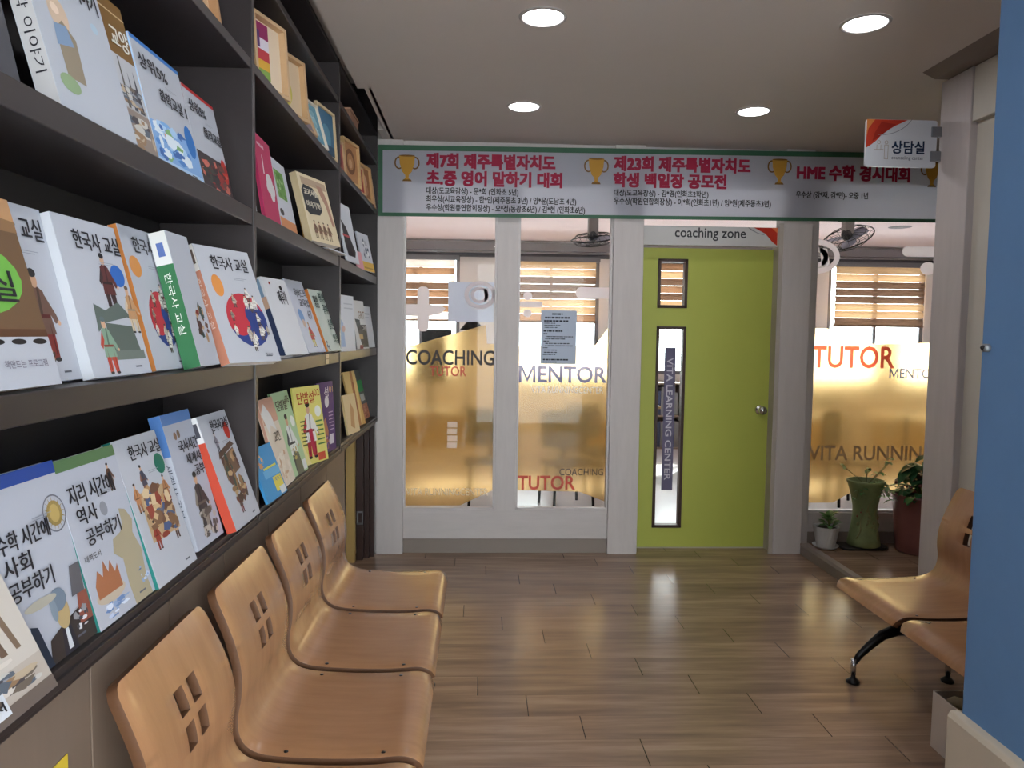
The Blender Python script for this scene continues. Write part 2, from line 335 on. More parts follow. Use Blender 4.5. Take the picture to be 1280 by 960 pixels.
film(w3, [(2.294, .306), (2.493, .308), (2.60, .37), (2.75, .40), (3.206, .40), (3.206, 1.44), (3.148, 1.438), (2.674, 1.424), (2.40, 1.53), (2.294, 1.53)], .17)
def letter(w_, items, y, ems=(), name='lettering'):
    b = MB()
    for body, x0, z0, x1, z1, m, bo in items: put_text(b, body, x0, z0, x1, z1, m, XZ(y), 0, bo)
    for x0, z0, x1, z1 in ems:                 # capital M drawn as one outline
        X = lambda q: x0+q*(x1-x0); Z = lambda q: z0+q*(z1-z0)
        flat(b, [(X(a), Z(c)) for a, c in ((0, 0), (0, 1), (.2, 1), (.5, .3), (.8, 1), (1, 1), (1, 0), (.845, 0), (.845, .74), (.5, .02), (.155, .74), (.155, 0))], INKBLUE, XZ(y), 0)
    return b.build(name, w_)
letter(w1, [('COACHING', -.483, 1.252, .098, 1.353, INKBLACK, .0025), ('TUTOR', -.328, 1.18, -.087, 1.246, INKRED, .0008), ('VITA RUNNINGCENTER', -.48, .383, .064, .432, FAINT, 0)], .036)
letter(w2, [('ENTOR', .387, 1.143, .848, 1.255, INKBLUE, .0035), ('VITA RUNNINGCENTER', .345, 1.075, .825, 1.118, INKWHITE, 0), ('COACHING', .541, .522, .837, .568, INKBLACK, 0), ('TUTOR', .262, .423, .649, .52, INKRED, .0025)], .036, [(.262, 1.143, .372, 1.255)])
letter(w3, [('TUTOR', 2.296, 1.255, 2.886, 1.41, INKRED, .004), ('ENTOR', 2.926, 1.19, 3.203, 1.257, INKBLUE, .0012), ('VITA RUNNING', 2.30, .61, 3.203, .715, vinyl_mat('grey_vinyl', 'b8a898', .6), .002)], .176, [(2.851, 1.19, 2.917, 1.257)])
def rr(x0, z0, x1, z1, r, k=6):
    p = []
    for cx, cz, s in ((x1-r, z1-r, 0), (x0+r, z1-r, 90), (x0+r, z0+r, 180), (x1-r, z0+r, 270)):
        p += [(cx+r*math.cos(R(s+90*i/k)), cz+r*math.sin(R(s+90*i/k))) for i in range(k+1)]
    return p
b = MB(); F = XZ(.036); WS = thin_mat('white_sticker', 'fdf2f2', .6)
flat(b, rr(-.41, 1.473, -.335, 1.765, .03), WS, F, 0); flat(b, [(-.484, 1.575), (-.41, 1.575), (-.41, 1.65), (-.484, 1.65)], WS, F, 0); flat(b, [(-.335, 1.575), (-.25, 1.595), (-.225, 1.625), (-.25, 1.64), (-.335, 1.65)], WS, F, 0)
b.build('plus_sticker', w1)
b = MB(); ring(b, .0, 1.715, .105, .092, .028, WS, F, 0); ring(b, -.005, 1.715, .058, .055, .022, WS, F, 0); flat(b, [(.028, 1.668), (.06, 1.668), (.052, 1.76), (.024, 1.76)], WS, F, 0); b.build('at_sign_sticker', w1)
b = MB(); flat(b, [(-.21, 1.539), (.092, 1.539), (.092, 1.80), (-.21, 1.80)], thin_mat('painted_reflection', 'd3daee', .8), XZ(.047), 0); b.build('painted_reflection', w1)  # pale sheet painted in for a bright reflection on the pane
b = MB()
for k in range(4): flat(b, [(-.212+.003*(k % 2), .702+.046*k), (-.147+.004*(k % 2), .702+.046*k), (-.144, .74+.046*k), (-.209, .74+.046*k)], WS, F, .0008)
b.build('paper_tags', w1)
b = MB(); flat(b, ell(.312, 1.714, .029, .027), WS, F, 0); flat(b, ell(.312, 1.60, .029, .026), WS, F, 0); flat(b, rr(.262, 1.64, .41, 1.678, .012), WS, F, 0); b.build('divide_sticker', w2)
b = MB(); flat(b, rr(.627, 1.703, .9, 1.777, .035)[7:]+[(.85, 1.703)][:0], WS, F, 0)
b = MB(); flat(b, [(.85, 1.703), (.85, 1.777)]+ell(.664, 1.74, .037, .037, 12, R(90), R(285))[:12]+[(.664, 1.703)], WS, F, 0); b.build('minus_sticker', w2)
F3 = XZ(.176); b = MB(); ring(b, 2.30, 2.02, .165, .118, .038, WS, F3, 0, 28, R(-95), R(95)); ring(b, 2.30, 2.015, .085, .07, .034, WS, F3, 0, 20, R(-95), R(90)); flat(b, [(2.34, 1.96), (2.40, 1.955), (2.375, 2.075), (2.32, 2.08)], WS, F3, 0); b.build('at_sign_sticker', w3)
b = MB(); flat(b, [(3.206, 2.03), (3.206, 2.10)]+ell(2.937, 2.066, .035, .035, 12, R(90), R(285))+[(2.937, 2.03)], WS, F3, 0); flat(b, ell(3.09, 1.951, .056, .044), WS, F3, 0); b.build('divide_sticker', w3)

# notice taped on the glass
r = empty('notice_sheet', 'pale blue printed notice taped on the middle glass panel', 'notice', (.52, .028, 1.267))
b = MB(); b.box(.402, .030, 1.268, .638, .0315, 1.622, mat('notice_paper', 'b9c4d6', .7)); b.build('sheet', r)
b = MB(); rnd = random.Random(4); F = XZ(.0298); NI = ink('2a2d3a')
for z, x0, x1, hh in ((1.598, .475, .545, .011), (1.574, .428, .592, .011), (1.552, .422, .59, .011), (1.537, .424, .505, .005), (1.523, .424, .53, .005), (1.509, .426, .51, .005), (1.486, .42, .545, .010), (1.468, .42, .445, .007), (1.449, .435, .615, .006), (1.434, .432, .57, .006), (1.419, .42, .455, .006), (1.404, .432, .595, .006), (1.389, .432, .615, .006), (1.375, .418, .448, .005), (1.36, .425, .51, .006), (1.345, .424, .51, .006), (1.331, .418, .50, .006), (1.297, .418, .585, .010), (1.281, .418, .52, .007)):
    x = x0
    while x < x1-.006:
        ww = rnd.uniform(.006, .022); ww = min(ww, x1-x); flat(b, [(x, z-hh/2), (x+ww, z-hh/2), (x+ww, z+hh/2), (x, z+hh/2)], NI, F, 0); x += ww+rnd.uniform(.002, .006)
b.build('print', r)

# ------------------------------------------------------------------ green door
d = MB(); y = .135; DX0, DX1 = 1.066, 1.985
for q in ((DX0, .006, DX1, .146), (DX0, .146, 1.204, 2.055), (1.395, .146, DX1, 2.055), (1.204, 1.524, 1.395, 1.657), (1.204, 1.978, 1.395, 2.055)): d.box(q[0], y, q[1], q[2], y+.04, q[3], LIME)
door = struct(d.build('door_1'))
for (x0, z0, x1, z1) in ((1.197, .142, 1.40, 1.528), (1.197, 1.652, 1.40, 1.982)):
    b = MB(); t = .02
    for q in ((x0, z0, x0+t, z1), (x1-t, z0, x1, z1), (x0, z0, x1, z0+t), (x0, z1-t, x1, z1)): b.box(q[0], y-.012, q[1], q[2], y+.05, q[3], DARKWOOD)
    fr = b.build('vision_frame', door, bevel=.003); b = MB(); b.box(x0+.01, y+.02, z0+.01, x1-.01, y+.024, z1-.01, GLASS); b.build('glass_pane', fr)
b = MB(); b.box(1.262, y+.014, .40, 1.338, y+.018, 1.385, thin_mat('mauve_strip', '77728f', .3)); st = b.build('name_strip', door)
b = MB(); put_text(b, 'VITA LEARNING CENTER', 1.278, .47, 1.322, 1.315, mat('white_letters', 'd8d4e0', .5), XZ(y+.013), 0, .001, rot=True); b.build('lettering', st)
b = MB(); b.lathe([(0, -.02), (.03, -.018), (.034, -.004), (.034, 0)], (0, 0, 0), CHROME, 24); b.lathe([(.012, -.02), (.013, -.04), (.026, -.05), (.03, -.062), (.025, -.078), (0, -.082)], (0, 0, 0), CHROME, 24)
rot = Matrix.Translation((1.925, y, .965)) @ Matrix.Rotation(R(-90), 4, 'X')
b.v = [rot @ v for v in b.v]
for i, v in enumerate(b.v): pass
b.build('door_knob', door)
sb('trim_door', [(1.062, .02, 0, 1.072, .16, 2.06), (1.962, -.012, 0, 1.992, .0, 2.21), (1.985, .0, 0, 1.992, .16, 2.2), (1.062, .12, 0, 1.99, .16, .006)], mat('door_trim', 'b3aba0', .5), .002)
sb('window_door_transom', [(1.062, .06, 2.18, 1.99, .10, 2.192), (1.062, .06, 2.40, 1.99, .1, 2.42)], BEAD); b = MB(); b.box(1.062, .078, 2.185, 1.99, .082, 2.41, GLASS); b.build('glass_pane', bpy.data.objects['window_door_transom'])
# sign over the door
r = empty('door_sign', 'grey coaching zone sign board over the green door', 'sign', (1.52, .03, 2.06))
SG = mat('sign_grey', 'c4c2c0', .45); b = MB(); b.box(1.062, .02, 2.06, 1.962, .05, 2.186, SG); b.build('board', r, bevel=.002)
b = MB(); F = XZ(.0195); put_text(b, 'coaching zone', 1.275, 2.092, 1.75, 2.178, ink('3c3c40'), F, 0, .0018); b.build('lettering', r)
b = MB(); flat(b, [(1.80, 2.185), (1.961, 2.185), (1.961, 2.068), (1.93, 2.09), (1.88, 2.145), (1.85, 2.16)], ink('c23420'), F, 0); flat(b, [(1.92, 2.185), (1.961, 2.185), (1.961, 2.15)], ink('e07a4a'), F, .0004)
vs = [(1.76, 2.185), (1.785, 2.165), (1.83, 2.145), (1.872, 2.136), (1.875, 2.139), (1.83, 2.15), (1.785, 2.175), (1.768, 2.185)]; flat(b, vs, ink('8c8c90'), F, 0); b.build('swoosh_print', r)

# ------------------------------------------------------------------ banner
r = empty('award_banner', 'long white award banner with green border above the glass wall', 'banner', (1.2, -.035, 2.2))
BW = thin_mat('banner_white', 'c3c4d0', .45, .5); BG = thin_mat('banner_green', '3a6b50', .2, .5)
BX0, BX1 = -.655, 3.35
def bz(x): return .0075*(x-BX0)             # the banner hangs a little out of level
def BF(a, bb, n): return (a, -.04-n, bb)
b = MB()
def bstrip(x0, x1, za, zb, m, n):
    b.add([BF(x0, za+bz(x0), n), BF(x1, za+bz(x1), n), BF(x1, zb+bz(x1), n), BF(x0, zb+bz(x0), n)], [(0, 1, 2, 3)], m)
bstrip(BX0, BX1, 2.203, 2.645, BW, 0); b.build('cloth', r)
b = MB(); bstrip(BX0, BX1, 2.203, 2.226, BG, .0006); bstrip(BX0, BX1, 2.617, 2.65, BG, .0006); bstrip(BX0, BX0+.028, 2.226, 2.617, BG, .0006); b.build('border_print', r)
MAG = ink('98143a'); INK = ink('2c2a2e')
def bt(items, name, m, bo):
    b = MB()
    for body, x0, z0, x1, z1 in items: put_text(b, body, x0, z0, x1, z1, m, BF, .0008, bo)
    b.build(name, r)
bt([('제7회 제주특별자치도', -.347, 2.514, .47, 2.603), ('초.중 영어 말하기 대회', -.346, 2.405, .515, 2.495)], 'heading_lettering', MAG, .0044)
bt([('제23회 제주특별자치도', .855, 2.523, 1.74, 2.612), ('학생 백일장 공모전', .854, 2.42, 1.585, 2.507)], 'heading_lettering', MAG, .0044)
bt([('HME 수학 경시대회', 2.054, 2.49, 2.801, 2.585)], 'heading_lettering', MAG, .0044)
bt([('대상(도교육감상) - 문*희 (인화초 5년)', -.35, 2.342, .238, 2.392), ('최우상(시교육장상) - 한*인(제주동초 3년) / 양*윤(도남초 4년)', -.35, 2.289, .611, 2.340), ('우수상(학원총연합회장상) - 오*정(동광초6년) / 김*현 (인화초6년)', -.35, 2.236, .669, 2.287)], 'award_lettering', INK, .0009)
bt([('대상(도교육장상) - 김*경(인화초2학년)', .856, 2.354, 1.472, 2.403), ('우수상(학원연합회장상) - 이*희(인화초1년) / 임*원(제주동초3년)', .857, 2.300, 1.886, 2.352)], 'award_lettering', INK, .0009)
bt([('우수상 (강*재, 김*민)- 오중 1년', 2.051, 2.366, 2.53, 2.416)], 'award_lettering', INK, .0009)
GO = ink('b98a35'); GD = ink('7a5520')
for cx, cz in ((-.473, 2.505), (.738, 2.512), (1.936, 2.535), (2.955, 2.54)):
    b = MB(); flat(b, [(cx-.05, cz+.08), (cx+.05, cz+.08), (cx+.046, cz+.03), (cx+.03, cz-.02), (cx+.012, cz-.04), (cx+.01, cz-.058), (cx+.028, cz-.08), (cx-.028, cz-.08), (cx-.01, cz-.058), (cx-.012, cz-.04), (cx-.03, cz-.02), (cx-.046, cz+.03)], GO, BF, .001)
    for s in (-1, 1): ring(b, cx+s*.05, cz+.035, .03, .04, .009, GD, BF, .0008)
    flat(b, [(cx-.03, cz-.08), (cx+.03, cz-.08), (cx+.024, cz-.068), (cx-.024, cz-.068)], GD, BF, .0012); flat(b, ell(cx, cz+.08, .05, .006), GD, BF, .0012)
    b.build('trophy_print', r)

# ------------------------------------------------------------------ hanging counselling sign
r = empty('projecting_sign', 'white counselling room sign projecting from the right post', 'sign', (2.15, -1.41, 2.265))
SW = mat('sign_white', 'd5dbe2', .4); b = MB(); b.prism(rr(1.79, 2.265, 2.128, 2.482, .012), 'y', -1.416, -1.404, SW); b.build('board', r)
F = XZ(-1.4165); b = MB(); flat(b, [(1.791, 2.481), (1.985, 2.481), (1.93, 2.455), (1.87, 2.42), (1.84, 2.385), (1.815, 2.365), (1.791, 2.35)], ink('c8402a'), F, 0); flat(b, [(1.791, 2.481), (1.83, 2.481), (1.80, 2.44), (1.791, 2.40)], ink('dd8a4a'), F, .0004); flat(b, [(1.86, 2.47), (1.93, 2.46), (1.89, 2.43), (1.85, 2.40), (1.82, 2.38), (1.83, 2.42)], ink('a82f22'), F, .0004)
ring(b, 1.86, 2.56, .17, .15, .003, ink('8f96a0'), F, .0004, 20, R(-95), R(-30)); b.build('swoosh_print', r)
b = MB(); put_text(b, '상담실', 1.915, 2.327, 2.07, 2.385, ink('1f3350'), F, 0, .0013); put_text(b, 'counseling center', 1.915, 2.295, 2.07, 2.316, ink('707784'), F, 0, .0003); b.build('lettering', r)
b = MB(); P = ink('a89a8c')
for cx in (1.852, 1.888): ring(b, cx, 2.377, .0085, .0085, .0022, P, F, 0, 14)
for q in ((1.879, 2.30, 1.881, 2.365), (1.896, 2.30, 1.898, 2.365), (1.887, 2.30, 1.889, 2.335), (1.879, 2.364, 1.898, 2.366), (1.83, 2.343, 1.875, 2.345), (1.842, 2.345, 1.844, 2.366), (1.861, 2.345, 1.863, 2.366), (1.879, 2.30, 1.898, 2.302)): flat(b, [(q[0], q[1]), (q[2], q[1]), (q[2], q[3]), (q[0], q[3])], P, F, 0)
b.build('pictogram', r)
for z in (2.43, 2.318):
    b = MB(); b.box(2.10, -1.421, z-.024, 2.15, -1.40, z+.024, GREY); b.build('bracket', r, bevel=.003)

# ------------------------------------------------------------------ ceiling downlights
def downlight(x, y, label):
    r = empty('downlight', label, 'ceiling light', (x, y, 2.69), 'recessed round ceiling lights')
    b = MB(); b.lathe([(.078, -.001), (.080, -.006), (.092, -.005), (.095, -.0005)], (x, y, 2.69), mat('lamp_rim', 'b5b0ae', .35, metal=.4), 40); b.build('trim_ring', r)
    b = MB(); b.lathe([(.0785, -.002), (.06, -.004), (.0001, -.005)], (x, y, 2.69), mat('lamp_lens', 'fdfbff', .4, emit=LAMP), 40); b.build('lens', r)
downlight(.233, -1.914, 'lit round downlight, front left of the four'); downlight(1.493, -1.948, 'lit round downlight, front right near the blue wall')
downlight(.226, -.775, 'lit round downlight, rear left above the banner start'); downlight(1.478, -.796, 'lit round downlight, rear right before the green door')
for xx, yy in ((.24, -3.1), (.24, -4.3), (.24, -5.6), (2.2, -5.6), (3.2, -4.0), (3.2, -2.4)): downlight(xx, yy, 'unseen round downlight added for the area behind the viewer')  # all out of view; the lobby ones are added as fill light

# ------------------------------------------------------------------ bookcase
r = empty('bookcase', 'tall dark built-in bookcase along the left wall', 'bookcase', (-.8, -2.6, .88))
LEV = [(.885, .92), (1.318, 1.366), (1.768, 1.815), (2.212, 2.24), (2.518, 2.543), (2.70, 2.722)]
UP = [-5.34, -3.98, -2.645, -1.315, -.04]
for z0, z1 in LEV:
    for ya, yb in zip(UP[:-1], UP[1:]):
        b = MB(); b.box(-.93, ya+.012, z0, -.664, yb-.012, z1, DARKSHELF)
        if z0 < .9: b.box(-.668, ya+.012, z0+.004, -.658, yb-.012, z1-.014, DARKSHELF)
        b.build('shelf', r, bevel=.002)
for k, y in enumerate(UP):
    b = MB(); b.box(-.93, y-.0125, .885, -.66, y+.0125, 3.02 if k == 4 else 2.72, DARKSHELF); b.build('upright', r, bevel=.002)
b = MB(); b.box(-.95, -5.35, .885, -.93, -.03, 3.02, DARKBACK); b.build('back_panel', r)

# old door frame beneath the far end of the bookcase
b = MB(); JB = mat('dark_jamb', '33201c', .4, noise=.15, nscale=(20, 20, 3)); b.box(-.78, -.15, 0, -.735, -.03, .885, JB); b.box(-.735, -.11, 0, -.705, -.03, .885, JB); b.box(-.705, -.075, 0, -.677, -.03, .885, JB)
o = struct(b.build('door_2', bevel=.004)); b = MB(); b.box(-.835, -.2, 0, -.78, -.165, .885, mat('yellow_paint', 'b8985a', .5)); b.build('door_edge', o, label='yellow painted door edge')
b = MB()
for q in ((-.775, .235, -.765, .32), (-.742, .235, -.735, .32), (-.775, .31, -.735, .32), (-.775, .235, -.735, .245)): b.box(q[0], -.156, q[1], q[2], -.15, q[3], GREY)
b.build('strike_plate', o)

# ------------------------------------------------------------------ books
rng = random.Random(11)
def pic(mb, items, wd, h, F):
    lay = 0
    for it in items:
        n = .0004+lay*.00005; lay += 1; k = it[0]
        if k == 'r': flat(mb, [(it[1]*wd, it[2]*h), (it[3]*wd, it[2]*h), (it[3]*wd, it[4]*h), (it[1]*wd, it[4]*h)], ink(it[5]), F, n)
        elif k == 'e': flat(mb, ell(it[1]*wd, it[2]*h, it[3]*wd, it[4]*h), ink(it[5]), F, n)
        elif k == 'p': flat(mb, [(a*wd, c*h) for a, c in it[1]], ink(it[2]), F, n)
        elif k == 'o': ring(mb, it[1]*wd, it[2]*h, it[3]*wd, it[3]*wd, it[4]*wd, ink(it[5]), F, n)
        elif k == 'fig':                       # small standing figure: base point, height, robe, trim, hair
            a, c, H, c1, c2, c3 = it[1]*wd, it[2]*h, it[3]*h, it[4], it[5], it[6]
            flat(mb, [(a-.16*H, c), (a-.05*H, c), (a-.02*H, c+.35*H), (a+.03*H, c), (a+.14*H, c), (a+.16*H, c+.45*H), (a-.16*H, c+.45*H)], ink(c2), F, n)
            flat(mb, [(a-.19*H, c+.28*H), (a+.19*H, c+.28*H), (a+.13*H, c+.75*H), (a+.05*H, c+.8*H), (a-.05*H, c+.8*H), (a-.13*H, c+.75*H)], ink(c1), F, n+.00002)
            flat(mb, [(a+.12*H, c+.74*H), (a+.27*H, c+.5*H), (a+.3*H, c+.42*H), (a+.22*H, c+.4*H), (a+.1*H, c+.6*H)], ink(c1), F, n+.00003)
            flat(mb, [(a-.12*H, c+.74*H), (a-.25*H, c+.5*H), (a-.2*H, c+.42*H), (a-.1*H, c+.58*H)], ink(c2), F, n+.00003)
            dk = lambda cc: '%02x%02x%02x' % tuple(int(int(cc[i:i+2], 16)*.7) for i in (0, 2, 4))
            flat(mb, [(a-.15*H, c+.46*H), (a+.15*H, c+.46*H), (a+.15*H, c+.5*H), (a-.15*H, c+.5*H)], ink(dk(c2)), F, n+.000035)
            flat(mb, [(a-.02*H, c+.5*H), (a+.03*H, c+.5*H), (a+.06*H, c+.79*H), (a+.02*H, c+.79*H)], ink(dk(c1)), F, n+.000035)
            for q0 in (-.11, .09): flat(mb, [(a+q0*H, c+.06*H), (a+(q0+.03)*H, c+.06*H), (a+(q0+.02)*H, c+.44*H)], ink(dk(c2)), F, n+.000035)
            for q0 in (-.1, .1): flat(mb, ell(a+q0*H, c+.005*H, .06*H, .025*H, 10), ink('2c2828'), F, n+.000035)
            flat(mb, ell(a+.29*H, c+.41*H, .035*H, .03*H, 10), ink('c9a184'), F, n+.000036)
            flat(mb, ell(a, c+.87*H, .065*H, .085*H, 14), ink('c9a184'), F, n+.00004); flat(mb, ell(a, c+.95*H, .075*H, .05*H, 12, 0, math.pi*2), ink(c3), F, n+.00005)
        elif k == 'ph':                        # patchwork of small printed shapes
            a0, b0, a1, b1, seed, pal = it[1:7]; q = random.Random(seed)
            cnt = it[7] if len(it) > 7 else 36
            for j in range(cnt):
                ww = (a1-a0)*wd; hh = (b1-b0)*h; rx = q.uniform(.05, .2)*ww; ry = q.uniform(.05, .18)*hh
                cx = a0*wd+rx+q.random()*(ww-2*rx); cy = b0*h+ry+q.random()*(hh-2*ry); ph = q.random()*6; kk = q.choice((4, 5, 6, 7))
                flat(mb, [(cx+rx*math.cos(ph+2*math.pi*i/kk)*q.uniform(.7, 1), cy+ry*math.sin(ph+2*math.pi*i/kk)*q.uniform(.7, 1)) for i in range(kk)], ink(q.choice(pal)), F, n+j*.00001)
def book(name, label, y0, zs, xb, wd, h, lean, yaw, th, cover, spine, art, group, titles=(), spt=(), cat='book', flatdown=False):
    le, ya = R(lean), R(yaw); n0 = Vector((math.cos(ya), -math.sin(ya), 0)); ex = Vector((math.sin(ya), math.cos(ya), 0))
    up = Vector((0, 0, 1))*math.cos(le)-n0*math.sin(le); ez = ex.cross(up)
    loc = Vector((xb, y0, zs+th*math.sin(le)+.0005))
    M = Matrix(((ex.x, up.x, ez.x, loc.x), (ex.y, up.y, ez.y, loc.y), (ex.z, up.z, ez.z, loc.z), (0, 0, 0, 1)))
    r = empty(name, label, cat, None, group, M)
    F = lambda a, c, n: (a, c, n)
    b = MB(); ct = .0012 if th > .006 else .0005; cm, sm = ink(cover), ink(spine)
    b.box(0, 0, -ct, wd, h, 0, cm); b.box(0, 0, -th, wd, h, -th+ct, cm); b.box(0, 0, -th+ct, ct, h, -ct, sm)
    b.build('cover', r, local=True)
    b = MB(); b.box(ct, .001, -th+ct, wd-.0015, h-.001, -ct, PAPER); b.build('pages', r, local=True)
    if art and titles and cat == 'book' and cover in (WC, 'b4b6be', 'adb0bc', 'acb0be'): art = list(art)+[('r', .55, .735, .8, .739, '8f929c'), ('r', .55, .722, .74, .726, '8f929c'), ('r', .72, .045, .84, .056, '5c5e68')]
    if art: b = MB(); pic(b, art, wd, h, F); b.build('illustration', r, local=True)
    if titles:
        b = MB()
        for t in titles: put_text(b, t[0], t[1]*wd, t[2]*h, t[3]*wd, t[4]*h, ink(t[5]), F, .0026, (t[6] if len(t) > 6 else 0)*.16)
        b.build('title_lettering', r, local=True)
    if spt:
        b = MB(); FS = lambda a, c, n: (-.0004-n, c, -th+a)
        for t in spt:
            if t[0] == 'r': flat(b, [(t[1]*th, t[2]*h), (t[3]*th, t[2]*h), (t[3]*th, t[4]*h), (t[1]*th, t[4]*h)], ink(t[5]), FS, 0)
            else: put_text(b, t[0], t[1]*th, t[2]*h, t[3]*th, t[4]*h, ink(t[5]), FS, .0004, 0, rot=True)
        b.build('spine_print', r, local=True)
    return r
A_, B3_, B2_ = .92, 1.366, 1.815
WC = 'b2b5bf'; BK = '2b2a30'
G1 = 'books on the left bay third shelf'; G2 = 'books on the left bay middle shelf'; G3 = 'books on the left bay bottom shelf'
G4 = 'books on the middle bay middle shelf'; G5 = 'magazines on the middle bay bottom shelf'; G6 = 'books on the middle bay third shelf'; G7 = 'books on the far bay middle shelf'; G8 = 'magazines on the far bay bottom shelf'; G9 = 'magazines on the far bay third shelf'
EARTH = ['6d4a34', '8c6c4c', '5b3f3a', 'a98662', '3d4a44', 'b89b78', '7a2f28', '4a3a30']
TOWN = ['8d8f96', '6e6258', 'b7a58e', '4a4448', 'c0bdb8', '94775c', '5c6470']
SKY = ['4d82c4', '77a9dc', 'a7c7e6', '3a65a8', 'cf9a7a', 'd9e4ee', '7aa66e']
DK = ['2d2a2c', '5a2326', '8e2f2c', '3a3f38', 'c66a5c', '1d1c20', '6a4440']
# left bay, third shelf
book('book', 'pale blue book at the left frame edge of the upper shelf', -3.83, B2_, -.72, .09, .30, 10, 0, .02, '7aa0cf', '6a92c4', [], G1)
book('book', 'dark grey book standing left of the white science storybook', -3.70, B2_, -.725, .06, .31, 12, 0, .035, '4b4a50', '4b4a50', [], G1)
book('book', 'white science storybook with a sitting cartoon child, upper left shelf', -3.60, B2_, -.688, .25, .335, 15, 2, .035, 'b0b4be', 'b4b2b4',
     [('e', .28, .62, .1, .07, '9fb8cf'), ('e', .3, .55, .12, .1, 'c9b09a'), ('e', .27, .57, .05, .03, 'e0c8b4'), ('p', [(.2, .2), (.42, .2), (.45, .45), (.32, .52), (.2, .45)], '8f8270'), ('p', [(.18, .36), (.4, .4), (.36, .5), (.2, .48)], '7d93b0'), ('e', .2, .16, .12, .05, '8aa07c'), ('e', .8, .62, .05, .03, 'a8bccc')], G1,
     [('과학이야기', .35, .72, .92, .86, BK, .001), ('우리 지구', .45, .9, .85, .97, BK, .0008)], [('과학 이야기', .25, .18, .8, .68, BK)])
book('book', 'brown topped book with a photo of pointed church towers', -3.345, B2_, -.705, .148, .335, 14, 2, .022, 'a6a3a0', '55483a',
     [('r', 0, .63, 1, 1, '7c5c34'), ('r', 0, .3, 1, .63, 'b3b4ba'), ('ph', .2, .3, 1, .46, 3, TOWN), ('p', [(.45, .3), (.52, .3), (.5, .62), (.47, .62)], '5a554e'), ('p', [(.62, .3), (.72, .3), (.67, .55)], '44444c'), ('p', [(.78, .3), (.92, .3), (.85, .58)], '3c3c44'), ('r', 0, 0, 1, .29, '8f8078'), ('ph', 0, 0, 1, .28, 8, TOWN), ('r', 0, .91, 1, .92, 'c8b08a')], G1,
     [('교양', .42, .68, .92, .82, 'e8e4da', .001)])
book('book', 'white chemistry book with a blue top edge and blue oval', -3.194, B2_, -.70, .252, .29, 13, 1, .022, WC, 'a2c0e0',
     [('r', 0, .965, 1, 1, '3f78bc'), ('r', 0, .0, 1, .36, '7fa6d6'), ('ph', 0, .05, .8, .42, 21, SKY, 46), ('e', .87, .36, .11, .14, '2a6cb4'), ('r', 0, 0, 1, .07, 'a8c4e2')], G1,
     [('상위5%', .05, .76, .62, .88, BK, .0006), ('화학교실 1', .35, .56, .93, .68, BK, .0006)])
book('book', 'white physics book with a red spine next to the shelf upright', -2.93, B2_, -.70, .215, .27, 12.5, 1, .022, WC, '8e2a2e',
     [('r', 0, .965, 1, 1, 'b0282c'), ('r', .02, 0, 1, .38, '3a3034'), ('ph', .02, .0, 1, .38, 5, DK, 40), ('e', .88, .3, .1, .13, 'c23a30')], G1,
     [('상위5%', .08, .76, .6, .88, BK, .0006), ('물리교실', .4, .56, .95, .67, BK, .0006)])
# left bay, middle shelf
book('book', 'brown book with a big green patch at the left frame edge', -3.915, B3_, -.672, .262, .30, 15, 0, .02, '6d533c', '31556e',
     [('r', 0, .0, 1, .26, WC), ('e', .4, .56, .5, .2, '6fae4a'), ('r', 0, .86, 1, 1, 'b58a62'), ('p', [(0, .82), (1, .82), (1, .88), (0, .95)], '8c6a4a'), ('r', 0, .26, 1, .3, '5a3c2a')]+[('e', .1+.2*i, .235, .07, .015, '2a2626') for i in range(5)], G2,
     [('교실', .3, .44, .8, .6, BK, .0015), ('책만드는 프로그램', .5, .1, .9, .14, '6b6070')])
book('book', 'white history book with a standing warrior in brown armour', -3.70, B3_, -.712, .187, .305, 13, 0, .02, WC, '3d4a52',
     [('fig', .6, .12, .52, '6a4f44', '7c2f2a', '2c2a2a'), ('ph', .3, .02, .68, .2, 31, EARTH, 16)], G2, [('사 교실', .35, .8, .92, .93, BK, .0012)])
book('book', 'white history book with a bronze boat vessel and blue oval', -3.514, B3_, -.69, .216, .305, 14, 2, .022, WC, 'bcbfc6',
     [('e', .83, .66, .12, .075, '2c62b0'), ('fig', .62, .42, .38, '5a2f30', '3a2a2c', '26262c'), ('p', [(.25, .28), (.4, .34), (.8, .38), (.92, .36), (.7, .48), (.45, .42), (.28, .46)], '5a6560'), ('p', [(.35, .1), (.9, .14), (.85, .32), (.4, .34)], '56605a'), ('r', .3, .1, .95, .16, '6a736c'), ('fig', .35, .02, .36, '7e9a86', 'b0483a', '5c6a6c'), ('fig', .92, .28, .32, 'b58a62', 'c9b79c', '6a5644')], G2,
     [('한국사 교실', .22, .8, .97, .92, BK, .0012)])
def taeguk(ca, cb, ra, rb):
    out = [('e', ca, cb, ra, rb, '2f3f7c'), ('p', [(ca+ra*math.cos(R(q)), cb+rb*math.sin(R(q))) for q in range(20, 201, 12)]+[(ca-ra*.5, cb-rb*.45), (ca, cb), (ca+ra*.5, cb+rb*.4)], 'b53440'), ('e', ca-ra*.45, cb-rb*.1, ra*.5, rb*.5, 'b53440'), ('e', ca+ra*.42, cb+rb*.18, ra*.46, rb*.46, '2f3f7c')]
    q = random.Random(9)
    for i in range(16):
        t = q.random()*6.28; k = q.uniform(.5, 1.12); out.append(('fig', ca+ra*k*math.cos(t), cb+rb*k*math.sin(t)-.05, q.uniform(.09, .14), q.choice(['d8d4cc', 'b3a898', '8d8478']), q.choice(['5c5048', 'c9c2b8']), '3a3430'))
    return out
